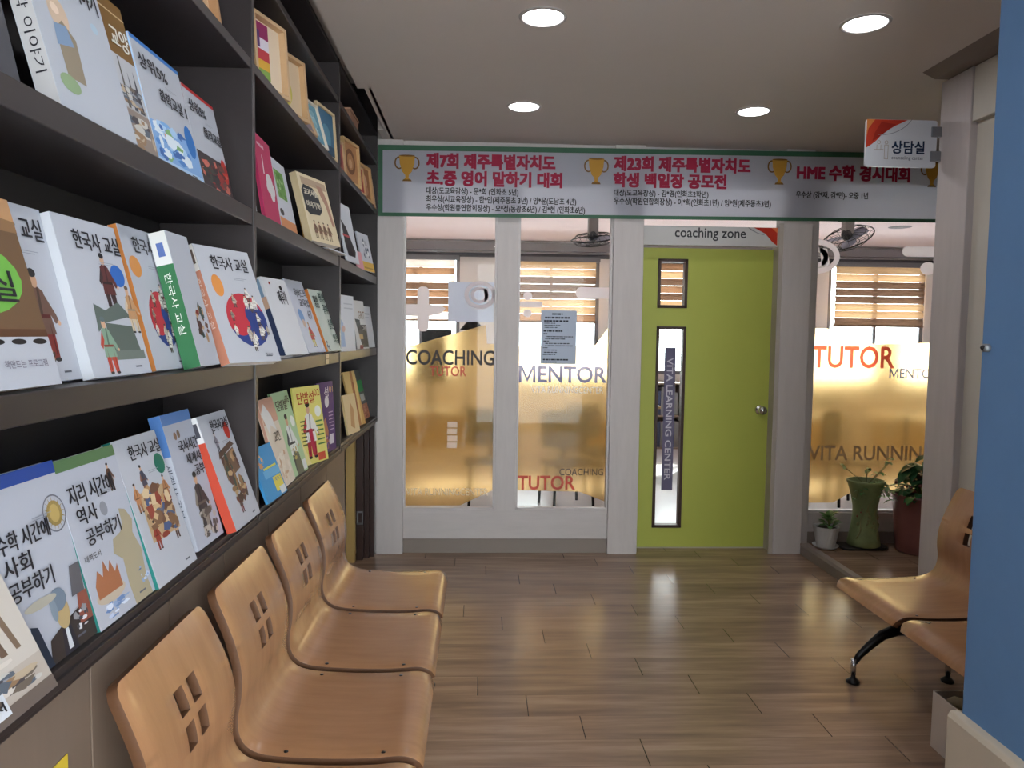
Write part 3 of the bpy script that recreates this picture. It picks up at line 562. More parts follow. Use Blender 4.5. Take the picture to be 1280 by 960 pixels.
book('book', 'white history book with orange spine stripe, red and blue circle, left of the green spine', -3.235, B3_, -.70, .18, .325, 14, 0, .02, WC, 'c07a40',
     [('e', .2, .72, .15, .075, 'cf8b48')]+taeguk(.6, .36, .36, .2), G2, [('한국사', .25, .82, .85, .93, BK, .0012)], [('r', 0, 0, 1, .72, 'c07a40')])
book('book', 'white history book with a green spine between the two circle books', -3.10, B3_, -.655, .13, .325, 14, 0, .04, WC, 'd8d8d6',
     [('ph', .3, .12, .95, .5, 12, EARTH, 18)], G2, (), [('r', 0, 0, 1, .76, '37704a'), ('r', .3, .82, .7, .92, '5a6fa8'), ('한국사 교실', .3, .25, .7, .7, 'dfe8df')])
book('book', 'white history book turned outward with pink spine and red and blue circle', -2.924, B3_, -.646, .226, .33, 20, 19.7, .028, 'b4b6be', 'e8e4e2',
     [('e', .22, .66, .095, .095, 'd48a46')]+taeguk(.58, .37, .37, .235), G2, [('한국사 교실', .22, .8, .88, .92, BK, .0013), ('(주)휴먼', .7, .05, .85, .075, '4a4a50')], [('r', 0, 0, 1, .78, 'd08c74'), ('r', .2, .84, .8, .96, '6a5a52'), ('한국사 교실', .3, .3, .7, .72, 'f0dcd2')])
# left bay, bottom shelf
book('book', 'book with a photo of a white colonnade at the bottom left', -3.955, A_, -.626, .185, .20, 25, 0, .018, 'b5aaa0', '7a6a5e',
     [('r', 0, .3, 1, 1, 'c4bcb4'), ('r', .05, .45, .4, 1, '8a7a6e'), ('p', [(.6, .4), (.68, .4), (.55, 1), (.45, 1)], '6a5648'), ('p', [(.78, .4), (.84, .4), (.72, 1), (.64, 1)], '7a6656'), ('ph', 0, .1, 1, .38, 77, TOWN+['d0c8c0'], 40), ('r', 0, 0, 1, .1, '6a5e58'), ('r', 0, .05, .45, .2, 'd0d4dc'), ('r', .5, .6, .53, 1, '5a4a40')], G3, [('여도서', .05, .09, .4, .16, BK, .0008)])
book('leaflet', 'teal leaflet behind the colonnade photo at the bottom left', -3.94, A_, -.655, .137, .265, 24, 0, .004, '63a8a2', '63a8a2', [], G3, cat='leaflet')
book('book', 'white book with blue top band, golden sun face and an old man portrait', -3.778, A_, -.672, .216, .315, 13, 0, .02, 'adb0bc', '8a8d98',
     [('r', 0, .93, 1, 1, '2f4a96'), ('o', .85, .72, .15, .012, '6a6a74'), ('e', .85, .72, .1, .07, '9a8450'), ('e', .85, .72, .065, .05, 'b59c60')]+[('p', [(.85+.07*math.cos(q*.393-.1), .72+.05*math.sin(q*.393-.1)), (.85+.14*math.cos(q*.393), .72+.1*math.sin(q*.393)), (.85+.07*math.cos(q*.393+.1), .72+.05*math.sin(q*.393+.1))], '94804c') for q in range(16)]+
     [('p', [(.35, 0), (1, .0), (1, .12), (.9, .2), (.6, .16), (.4, .12)], '3a3230'), ('e', .62, .22, .09, .09, 'b09a70'), ('e', .6, .29, .11, .06, '6f7c8c'), ('e', .53, .25, .04, .06, '7d8a98'), ('p', [(.52, 0), (.72, 0), (.68, .13), (.56, .13)], '2c2a34'), ('p', [(.59, .02), (.65, .02), (.64, .13), (.6, .13)], 'c8ccd4'), ('p', [(.8, .1), (1, .1), (1, .26), (.85, .26)], '8a4f42'), ('p', [(.78, .26), (.96, .26), (.98, .42), (.84, .42)], '5c5a60'), ('p', [(.2, 0), (.38, 0), (.3, .22), (.22, .24)], '2c3444'), ('e', .4, .32, .2, .025, 'a8a498'), ('ph', .7, .06, .95, .2, 3, ['d0d0d4', '8a8a90', '4a4a50'], 14)], G3,
     [('수학 시간에', .1, .62, .72, .72, BK, .0016), ('사회', .1, .5, .42, .6, BK, .0016), ('공부하기', .1, .38, .62, .48, BK, .0013)])
book('book', 'white book with green top band and a tan map of a peninsula', -3.565, A_, -.664, .219, .312, 15, 0, .02, 'adb0bc', '1f6a64',
     [('r', 0, .93, 1, 1, '5c7a54'), ('fig', .8, .72, .18, '5a3f36', '6a4e40', '3a2c28'), ('p', [(.62, 0), (.95, 0), (.92, .12), (.97, .3), (.9, .42), (.96, .5), (.88, .58), (.78, .6), (.77, .5), (.7, .46), (.55, .44), (.5, .36), (.62, .3), (.6, .15)], 'a39880'), ('e', .3, .16, .24, .05, 'b8aa98'), ('p', [(.1, .16), (.5, .16), (.5, .3), (.44, .26), (.4, .34), (.34, .28), (.3, .36), (.24, .27), (.18, .32), (.1, .24)], 'a0684a'), ('ph', .1, .02, .6, .12, 41, ['8aa0c4', 'b8c4dc', '6a84b0', 'd0d8e6'], 20), ('ph', .8, .08, 1, .2, 43, ['8aa0c4', 'b8c4dc', '5a6c8c'], 12), ('e', .55, .64, .06, .045, '8a8c94')], G3,
     [('지리 시간에', .08, .72, .8, .84, BK, .0015), ('역사', .12, .6, .42, .7, BK, .0015), ('공부하기', .16, .47, .72, .57, BK, .0012), ('대역도서', .05, .39, .3, .43, '4a4640')])
book('book', 'white history book showing a painted court scene and a dark green oval', -3.345, A_, -.655, .208, .318, 17, -.5, .02, WC, '21706a',
     [('e', .86, .76, .12, .075, '1f6a58'), ('p', [(.18, .28), (.86, .28), (.86, .62), (.2, .62)], 'b59a78'), ('ph', .16, .26, .9, .66, 51, ['8a3f34', 'b08a62', '6a4a3a', '4a5a80', 'c9ac86', 'd4bc98', '7a5a44'], 60), ('fig', .4, .6, .2, '4a4a58', '8a5a44', '2c2a2c'), ('fig', .16, .5, .2, 'b58058', '9a6a4a', '3a2c28'), ('fig', .82, .48, .2, 'a87450', '9a6a4a', '3a2c28'), ('fig', .3, .22, .2, '8e3a30', '8e3a30', '3a2c28'), ('fig', .55, .42, .2, '4a5c8c', '6a6a7c', '2c2a2c'), ('fig', .75, .22, .18, 'c0a080', '5a4038', '2c2a2c')], G3,
     [('한국사 교실', .25, .84, .97, .94, BK, .0012)])
book('book', 'white book with blue top band and a dark statue figure', -3.085, A_, -.672, .174, .34, 15, 0, .028, 'acb0be', 'b9bdca',
     [('r', 0, .92, 1, 1, '5a7fb8'), ('fig', .55, .08, .46, '3f3a3c', '8a8078', '26242a'), ('ph', .3, .02, .95, .3, 61, ['3a3638', '5c5450', '8c847c', 'b4aca4'], 34), ('e', .3, .83, .05, .03, '8a6f5c'), ('e', .42, .84, .05, .03, '7a6656')], G3,
     [('국사시간', .28, .7, .95, .79, BK, .0012), ('세계사', .42, .6, .95, .68, BK, .0012), ('공부', .6, .5, .95, .58, BK, .0012)], [('r', 0, .7, 1, 1, '4f78b4'), ('세계사 공부', .3, .25, .75, .65, '4a4e5c')])
book('book', 'white history book with a red spine at the right end of the bottom shelf', -2.905, A_, -.640, .215, .32, 18.5, 0, .026, WC, 'd6d6d8',
     [('e', .82, .82, .1, .08, 'b5382c'), ('p', [(.3, .4), (.85, .46), (.82, .66), (.3, .6)], '6e5648'), ('ph', .28, .16, .86, .66, 71, EARTH, 46), ('p', [(.25, .6), (.9, .68), (.8, .72), (.3, .66)], '5a463c'), ('fig', .35, .66, .18, '8a8490', '5a5a66', '2c2a2c'), ('fig', .45, .1, .2, '5a4a48', '7a3a34', '2c2a2c')], G3,
     [('한국사교실', .3, .84, .92, .94, BK, .001)], [('r', 0, 0, 1, .78, 'c04a36'), ('r', .2, .83, .8, .95, '4a4a54')])
# middle bay, middle shelf
book('booklet', 'thin white booklet lying flat under the leaning books', -2.50, B3_, -.69, .4, .008, 0, 0, .2, 'd8d8da', 'd8d8da', [], G4)
book('book', 'white book with a child in dark trousers down the spine', -2.193, B3_, -.688, .20, .295, 19, 9.7, .03, 'dcdde2', 'dadbe0',
     [('e', .28, .93, .04, .02, 'a03a30'), ('e', .7, .88, .06, .035, '2c2a2c')], G4, [('떼루아', .45, .66, .8, .84, BK, .0004)], [('r', .1, .0, .9, .6, '2f3a58'), ('r', .1, .6, .9, .75, 'c9a48c'), ('r', .1, .75, .7, .98, '7d9ab4')])
book('book', 'white parenting book with number 67 and a blue haired child', -1.76, B3_, -.705, .20, .325, 20, 8, .02, 'd2d5e2', 'c8ccda',
     [('e', .28, .5, .13, .1, '86a8d6'), ('e', .3, .4, .08, .06, 'd8bfae'), ('fig', .5, .08, .34, 'c05a50', 'd8cc80', 'b09070'), ('p', [(.85, .04), (.98, .12), (.97, .13), (.84, .05)], 'f2f2f4')], G4,
     [('하버드식', .3, .76, .93, .88, '5a5a62', .0006), ('교육법', .4, .63, .95, .74, '5a5a62', .0006), ('67', .66, .46, .9, .58, '6a6a74', .0006)])
book('book', 'pale green book with dark green letters down its right side', -1.53, B3_, -.672, .19, .293, 19, 6.5, .024, 'cfd8cf', 'c0763c',
     [('ph', .0, .0, .3, .2, 81, ['8a6f5c', '4a5c7a', 'b09a80'], 10)], G4, [('평생', .55, .8, .95, .96, '35564a', .0012), ('공부', .6, .6, .95, .76, '35564a', .0012), ('습관', .62, .36, .95, .52, '35564a', .0012), ('의힘', .66, .12, .98, .28, '35564a', .0012), ('평범', .1, .7, .4, .9, '4a5a54', .0008)])
book('folder', 'orange book tucked behind the pale green book', -1.57, B3_, -.735, .17, .28, 17, 6.5, .010, 'c07a42', 'c07a42', [], G4)
r = empty('shelf_tag', 'small pale paper tag stuck on the middle shelf edge', 'tag', (-.658, -1.62, 1.325)); b = MB(); b.box(-.662, -1.64, 1.322, -.6605, -1.585, 1.364, mat('tag_paper', 'd8c8a8', .7)); b.build('paper', r); b = MB(); b.box(-.6605, -1.64, 1.342, -.66, -1.585, 1.346, ink('a08c6c')); b.build('printed_line', r)
# middle bay, bottom shelf
book('magazine', 'blue magazine with a yellow box, front left of the bottom middle bay', -2.565, A_, -.652, .205, .175, 20, 2, .008, '3f8ec4', '3a86bc',
     [('r', .25, .4, 1, .55, '63a8d4'), ('r', .55, .1, .95, .38, 'd8cc5a'), ('r', .7, .02, .97, .16, 'd8dce0'), ('ph', 0, .55, .5, .95, 91, ['c08a5c', 'd8a878', '6a94b4'], 12), ('r', .3, .56, .9, .6, 'cfd05a')], G5, [('국어 2', .6, .28, .9, .36, '3a5a94')], cat='magazine')
book('magazine', 'peach and white story magazine leaning behind the blue one', -2.353, A_, -.662, .20, .313, 15.6, -2, .012, 'd8cdbf', 'b98a78',
     [('r', 0, .72, 1, 1, 'c79a88'), ('p', [(0, .85), (.3, .95), (.6, .8), (.7, .62), (.4, .7), (.2, .6)], 'dcdcdc'), ('ph', .1, .02, .95, .4, 95, ['e0d4c4', 'd0b8a0', 'c4a488', 'e4dcd0'], 30)], G5, [('고인', .35, .5, .75, .62, '4a443c', .0008)], cat='magazine')
PAL = ['8aa898', 'b0c4a8', '6a8a74']
book('magazine', 'green girls magazine cover, left of the yellow one', -2.152, A_, -.679, .205, .321, 15, 2.7, .008, 'a9c79f', '8aae84',
     [('fig', .5, .05, .68, 'd8dcda', '3a4048', '2a2624'), ('p', [(.35, .0), (.75, 0), (.7, .25), (.45, .28)], '5a5c50'), ('e', .83, .62, .12, .07, 'e4e8e0'), ('r', .75, .02, .97, .14, 'd8dce0'), ('ph', .3, .15, .7, .35, 97, ['6a6a54', '8a7a54', 'b0a060'], 12)], G5, [('단밤설', .12, .78, .7, .9, '54463c', .0012), ('06', .72, .85, .92, .94, '54463c', .0006)], cat='magazine')
book('magazine', 'yellow girls magazine number 02, middle of the bottom shelf', -1.915, A_, -.70, .22, .318, 8, 16, .008, 'd8d076', 'c4bc60',
     [('fig', .45, .08, .72, 'dcdcd8', 'a8303c', '2a2420'), ('p', [(.38, .45), (.52, .45), (.56, .15), (.44, .12)], 'b0304a'), ('e', .82, .66, .12, .075, 'dfe2dc'), ('r', .62, .02, .9, .12, 'c0503c'), ('p', [(0, 0), (.35, 0), (.05, .35), (0, .36)], 'e0d498')]+[('r', .12, .55-.05*i, .3, .57-.05*i, '5a5a34') for i in range(7)]+[('r', .68, .52-.06*i, .95, .54-.06*i, '4f7a44') for i in range(6)], G5, [('단밤설', .1, .78, .72, .93, 'b0402c', .0014), ('02', .75, .86, .95, .95, 'b0402c', .0008)], cat='magazine')
book('magazine', 'purple magazine number 01 beside the shelf upright', -1.624, A_, -.688, .215, .315, 3.5, 7, .008, '553d72', '4a3466',
     [('p', [(.2, .05), (.5, .05), (.55, .3), (.4, .5), (.2, .42)], 'b5785c'), ('e', .55, .72, .13, .085, 'e0dce4'), ('ph', .3, .02, .6, .3, 99, ['8a5a7a', 'c4a0b4', '6a4a8a'], 14), ('r', .6, .1, .85, .24, 'cfccd8')]+[('r', .62, .55-.05*i, .9, .565-.05*i, 'b09cc0') for i in range(6)], G5, [('01', .72, .84, .95, .93, 'd8b080', .0008), ('설', .4, .76, .66, .93, 'd8d0dc', .0014)], cat='magazine')
# middle bay, third shelf
book('leaflet', 'white leaflet beside the left upright, partly behind the magenta cover', -2.6, B2_, -.70, .12, .19, 8, 0, .004, 'c8ccd6', 'c8ccd6', [('ph', .3, .3, .95, .95, 101, ['c86a84', 'b8b4c0', 'd8d4da'], 10)], G6, cat='leaflet')
book('book', 'magenta book with a white flower shape on its cover', -2.475, B2_, -.676, .21, .275, 8.5, -2, .012, 'b8305c', '8e2448',
     [('e', .62, .5, .2, .09, 'd8d4d6'), ('e', .52, .42, .14, .07, 'd8d4d6'), ('e', .78, .42, .14, .08, 'd8d4d6'), ('e', .7, .34, .14, .07, 'd8d4d6'), ('p', [(.3, .55), (.36, .55), (.38, .75), (.33, .78)], 'e8dce4')], G6, [('미래교육', .1, .85, .5, .89, 'e0c8d0', .0004)])
book('book', 'white book with a green field picture and orange foot band', -2.25, B2_, -.684, .22, .255, 11.5, 0, .016, 'c6cad4', 'b8bcc6',
     [('r', .2, .45, .75, .85, '6a9a4c'), ('ph', .2, .45, .75, .85, 103, ['5a8a3c', '84b060', '4a7434', 'a8c48c'], 24), ('r', 0, 0, 1, .16, 'cf8a5c'), ('e', .2, .24, .12, .05, '3a3638')], G6)
book('book', 'glossy photo book half hidden behind the cream book', -2.03, B2_, -.722, .16, .27, 11, 0, .016, '8f9096', '7a7c82',
     [('ph', 0, .1, 1, 1, 105, ['b4b8c0', '6a6e78', 'd0d4da', '8a7a6c', 'a0927f'], 40)], G6)
book('book', 'cream comic history book with a black bubble title turned outward', -1.86, B2_, -.668, .235, .285, 15, 17, .03, 'd6c6a6', 'c8b490',
     [('r', .1, .84, .95, .95, 'b09880'), ('p', [(.05, .45), (.15, .4), (.5, .42), (.62, .5), (.6, .72), (.45, .82), (.15, .84), (.05, .75)], '34363a'), ('p', [(.6, .9), (.8, .88), (.9, .7), (.96, .3), (.88, .3), (.8, .6), (.7, .72)], 'a8806c')]+[('fig', .22+.16*i, .06, .26, '7a5a4a', 'a89478', '4a3a30') for i in range(4)], G6,
     [('교과서를', .1, .68, .56, .78, 'e4dcc8', .001), ('이야기책!', .1, .5, .56, .6, 'e4dcc8', .001)])
book('folder', 'orange book standing behind the cream comic book', -1.50, B2_, -.765, .155, .265, 10, 2, .014, 'd09a4c', 'd09a4c', [], G6)
book('booklet', 'white booklet lying flat under the cream comic book', -1.64, B2_, -.648, .29, .006, 0, 6, .19, 'cfd4de', 'cfd4de', [], G6)
# far bay
book('magazine', 'white magazine with a black picture on the far upper shelf', -1.12, B2_, -.662, .22, .30, 11, 7, .008, 'd2d6de', 'c4c8d0',
     [('p', [(.1, .1), (.75, .1), (.85, .2), (.4, .6), (.1, .7)], '26262c'), ('r', .05, .42, .55, .46, 'c0505a'), ('p', [(.1, .1), (.2, .1), (.1, .3)], 'c8ccd4')], G9, cat='magazine')
book('magazine', 'magazine with a yellow foot band at the far end of the upper shelf', -.56, B2_, -.665, .2, .225, 12, 10, .008, 'c9ccd6', 'b8bcc6',
     [('r', 0, 0, 1, .24, 'd8b04c'), ('ph', .2, .3, .9, .9, 111, ['6a7484', 'b0b4be', 'e0e2e6', '4a5464'], 24), ('r', .1, .06, .9, .1, 'b08a34')], G9, cat='magazine')
book('leaflet', 'small pink leaflet beside the yellow footed magazine', -.70, B2_, -.68, .12, .10, 12, 10, .004, 'd89aa4', 'd89aa4', [], G9, cat='leaflet')
book('book', 'white plain book, left of the black and brown book on the far shelf', -1.26, B3_, -.665, .21, .275, 3, 9.5, .012, 'd4d7de', 'c9ccd4',
     [('r', .3, .84, .9, .86, 'b4b8c2'), ('r', .3, .76, .9, .78, 'b4b8c2'), ('p', [(0, .08), (.3, .08), (.2, .5), (0, .6)], '9ab0d0'), ('e', .2, .4, .12, .06, 'c8a8a0')], G7)
book('book', 'white and black book with brown letters on the far middle shelf', -.747, B3_, -.672, .205, .272, 8, 9.7, .02, 'd2d2d2', '8a8a8c',
     [('p', [(.1, .62), (.5, .6), (.5, .5), (.98, .5), (.98, .03), (.45, .03)], '26241f'), ('r', .3, .2, .6, .3, 'b59a6a'), ('r', .5, .22, .95, .23, '6a665c'), ('p', [(.2, .0), (.5, .0), (.5, .08), (.25, .08)], '7a3a3a')], G7, [('GRIT', .4, .62, .9, .78, '7a5a34', .002), ('그릿', .6, .38, .92, .47, 'd4d0c8', .001)])
book('book', 'narrow white book, rightmost on the far middle shelf', -.245, B3_, -.695, .18, .258, 8, 8, .014, 'd6d8dc', 'c9ccd2',
     [('r', .15, .8, .8, .83, '9a9ca4'), ('r', .15, .72, .7, .74, 'b4b6be'), ('p', [(.1, .0), (.3, 0), (.3, .5), (.1, .5)], 'c4c6cc')], G7)
book('book', 'thin cream book leaning at the left of the far bottom shelf', -.98, A_, -.68, .2, .21, 9, 8, .012, 'd9c49c', 'c8b080', [('p', [(.3, .2), (.6, .1), (.7, .6), (.5, .8)], 'c09468')], G8)
book('magazine', 'gold coloured magazine in the far bottom shelf', -.66, A_, -.70, .215, .32, 13, 7.4, .01, 'd8bc80', 'b8985c',
     [('p', [(.35, 0), (.6, 0), (.75, 1), (.55, 1)], 'b07a4c'), ('p', [(.7, 0), (1, 0), (1, .8)], 'c9a060'), ('p', [(.5, .3), (.58, .3), (.68, .8), (.6, .8)], '8c4a34')], G8, cat='magazine')
book('magazine', 'dark and green magazine, rightmost on the far bottom shelf', -.275, A_, -.706, .2, .312, 14, 2, .01, '5f625f', '4a4c4a',
     [('r', .1, .55, .95, .78, '3f9a5c'), ('r', .1, .0, .95, .3, 'b87c60'), ('r', .2, .36, .8, .5, 'c8c8c4'), ('ph', .1, .0, .95, .3, 121, ['a86a50', 'c89478', '8a5a48'], 14)], G8, cat='magazine')

# picture frames on the high shelf
def pframe(label, y0, zs, xb, wd, h, lean, yaw, dep, wood, pics, bw=.013, name='picture_frame'):
    le, ya = R(lean), R(yaw); n0 = Vector((math.cos(ya), -math.sin(ya), 0)); ex = Vector((math.sin(ya), math.cos(ya), 0))
    up = Vector((0, 0, 1))*math.cos(le)-n0*math.sin(le); ez = ex.cross(up); loc = Vector((xb, y0, zs+dep*math.sin(le)+.0005))
    M = Matrix(((ex.x, up.x, ez.x, loc.x), (ex.y, up.y, ez.y, loc.y), (ex.z, up.z, ez.z, loc.z), (0, 0, 0, 1)))
    r = empty(name, label, 'picture frame', None, 'wooden frames on the high shelf', M); wm = mat('frame_'+wood, wood, .5, noise=.12, nscale=(20, 20, 20))
    b = MB()
    for q in ((0, 0, bw, h), (wd-bw, 0, wd, h), (bw, 0, wd-bw, bw), (bw, h-bw, wd-bw, h)): b.box(q[0], q[1], -dep, q[2], q[3], 0, wm)
    b.build('frame', r, local=True, bevel=.0015)
    b = MB(); b.box(bw, bw, -dep+.001, wd-bw, h-bw, -dep+.006, ink(pics[0])); b.build('backing', r, local=True)
    b = MB(); pic(b, pics[1], wd-2*bw, h-2*bw, lambda a, c, n: (a+bw, c+bw, -dep+.006+n)); b.build('picture', r, local=True)
Z4 = 2.24
pframe('brown wooden frame in the top left corner of the left bay', -2.96, Z4, -.72, .2, .2, 8, 5, .03, 'a8805c', ('c8a888', [('e', .5, .5, .3, .3, '8a6a50')]))
pframe('thin pine frame behind the striped picture box', -2.52, Z4, -.79, .2, .25, 4, 10, .02, 'c8a67e', ('c8b49a', [('e', .5, .5, .3, .3, 'a8886a')]))
pframe('deep pine box frame with a striped magenta and yellow picture', -2.43, Z4, -.71, .19, .24, 4, 18, .03, 'c2a07a', ('d8c4ac', [('r', .05, .75, .6, .98, '8a2a5a'), ('r', .05, .58, .6, .75, 'd4ccd8'), ('r', .05, .42, .6, .58, 'b83a44'), ('r', .05, .28, .6, .42, 'd4a43c'), ('r', .05, .14, .6, .28, '7a9a4c'), ('r', .05, 0, .6, .14, 'd8dcd8'), ('r', .1, .6, .3, .85, '5a3a6a')]))
pframe('pine box frame with a green and yellow picture', -2.17, Z4, -.71, .2, .225, 5, 18, .028, 'bd9a72', ('cbb497', [('e', .35, .4, .3, .28, 'b8ac50'), ('e', .35, .35, .22, .18, '6a8a3c'), ('e', .3, .5, .1, .1, '3a4a2c'), ('e', .42, .28, .08, .08, '2c3424')]))
pframe('grey picture in a pine frame leaning far back', -1.965, Z4, -.69, .185, .165, 22, 10, .015, 'b89a7a', ('8c7f86', [('ph', .05, .3, .9, .95, 131, ['9a8c90', 'b8a068', '7a7084', '5a5460'], 16)]), .01)
pframe('white framed blue picture, middle of the high shelf', -1.775, Z4, -.70, .215, .20, 16, 11, .015, 'ddd2c2', ('6a9cb0', [('e', .5, .5, .35, .35, '9cc4cc'), ('e', .4, .4, .18, .2, '4a7c94'), ('ph', .1, .1, .9, .9, 133, ['8ab4c0', 'b8d0d0', '5a8ca4'], 12)]), .012)
pframe('pine framed dark blue picture next to the far upright', -1.555, Z4, -.70, .215, .22, 4, 10, .015, 'cdb48e', ('3f6c8a', [('e', .5, .4, .3, .3, '5a8ca4'), ('r', 0, 0, 1, .25, '2c4c64')]), .013)
pframe('small pine frame with a red picture beside the far upright', -1.10, Z4, -.715, .15, .19, 6, 10, .015, 'c9a680', ('a8605c', [('e', .5, .5, .3, .3, '7a3a3c')]), .012)
pframe('pine frame with a brown ring picture in the far bay', -.92, Z4, -.70, .225, .235, 4, 12, .02, 'c9a474', ('b5855c', [('o', .5, .55, .35, .12, '7a5238'), ('e', .5, .5, .12, .12, 'd0a884')]), .016)
pframe('small pine frame with a red and white picture in the far bay', -.66, Z4, -.69, .16, .16, 8, 12, .015, 'c59f74', ('a84c48', [('e', .5, .5, .2, .3, 'd8c0b0')]), .012)
pframe('wide pine frame with a brown flower picture in the far bay', -.47, Z4, -.70, .235, .215, 6, 12, .02, 'c8a070', ('9a6c4a', [('e', .55, .55, .25, .25, 'd0a088'), ('e', .3, .3, .15, .2, '4a3430'), ('e', .7, .3, .15, .15, 'b88468')]), .016)
pframe('narrow pine frame, rightmost on the high shelf', -.2, Z4, -.69, .13, .185, 8, 12, .015, 'c09a78', ('9a5c5c', [('e', .5, .5, .3, .3, 'c09088')]), .012)
b = MB(); BW_ = mat('brown_box_wood', 'a87c64', .55, noise=.1, nscale=(20, 20, 20)); r = empty('wooden_box', 'small brown wooden box on the topmost far shelf', 'box', (-.72, -.72, 2.543)); b.box(-.80, -.86, 2.544, -.69, -.6, 2.625, BW_); b.build('body', r, bevel=.003); b = MB(); b.box(-.804, -.864, 2.625, -.686, -.596, 2.637, BW_); b.build('lid', r, bevel=.002)
b = MB(); b.box(-.6985, -3.72, .66, -.6975, -3.62, .735, mat('yellow_card', 'd8bc3c', .6)); b.box(-.6974, -3.70, .70, -.6970, -3.66, .72, ink('4a4024')); tag(b.build('paper_tag'), 'small yellow paper tag on the panelling below the books', 'tag')

# ------------------------------------------------------------------ beam seating
def catmull(pts, k=5):
    out = []
    for i in range(len(pts)-1):
        p0 = pts[max(i-1, 0)]; p1 = pts[i]; p2 = pts[i+1]; p3 = pts[min(i+2, len(pts)-1)]
        for j in range(k):
            t = j/k; out.append(tuple(.5*((2*p1[d])+(-p0[d]+p2[d])*t+(2*p0[d]-5*p1[d]+4*p2[d]-p3[d])*t*t+(-p0[d]+3*p1[d]-3*p2[d]+p3[d])*t**3) for d in (0, 1)))
    return out+[pts[-1]]
PROF = catmull([(-.505, .840), (-.478, .780), (-.452, .715), (-.436, .650), (-.435, .590), (-.443, .535), (-.437, .492), (-.412, .462), (-.365, .447), (-.28, .440), (-.20, .437), (-.12, .438), (-.062, .442), (-.033, .438), (-.013, .426), (-.002, .404)], 5)
def shell_mesh():
    zs = [.752, .702, .682, .632]; pts = []
    for i, p in enumerate(PROF[:-1]):
        pts.append(p); q = PROF[i+1]
        for z in zs:
            if (p[1]-z)*(q[1]-z) < 0 and p[0] < -.40 and p[1] > .6:
                t = (p[1]-z)/(p[1]-q[1]); pts.append((p[0]+(q[0]-p[0])*t, z))
    pts.append(PROF[-1])
    # extra rows near the top for the rounded corners
    p, q = pts[0], pts[1]; top = [(p[0]+(q[0]-p[0])*t, p[1]+(q[1]-p[1])*t) for t in (.0, .06, .18, .4, .7)]
    pts = top+pts[1:]
    def hw(i):
        x, z = pts[i]
        if z > .47 and x < -.39: wv = .2275-(z-.47)/.37*.025
        else: wv = .2275
        d = .840-z; rr_ = .026
        if x < -.4 and d < rr_: wv -= rr_-math.sqrt(max(0, rr_*rr_-(rr_-d)**2))
        dd = (PROF[-1][0]-x)
        if x > -.05 and z < .43: wv -= .012*(.43-z)/.026
        return wv
    H = [-.052, -.011, .011, .052]
    me_v = []; NT = 9+1
    for i, (x, z) in enumerate(pts):
        h = hw(i); ts = [-h, -h+(h-.052)*.35, -h+(h-.052)*.7]+H+[h-(h-.052)*.7, h-(h-.052)*.35, h]
        me_v += [(x, t, z) for t in ts]
    nt = 10; fs = []
    for i in range(len(pts)-1):
        zc = (pts[i][1]+pts[i+1][1])/2; back = pts[i][0] < -.40 and zc > .6
        for j in range(nt-1):
            if back and j in (3, 5) and (.702 < zc < .752 or .632 < zc < .682): continue
            fs.append((i*nt+j, (i+1)*nt+j, (i+1)*nt+j+1, i*nt+j+1))
    me = bpy.data.meshes.new('seat_shell'); me.from_pydata(me_v, [], fs); me.materials.append(PLY); me.materials.append(PLYEDGE)
    me.polygons.foreach_set('use_smooth', [True]*len(fs)); me.update(); return me
SHELL = shell_mesh(); SCREWM = None
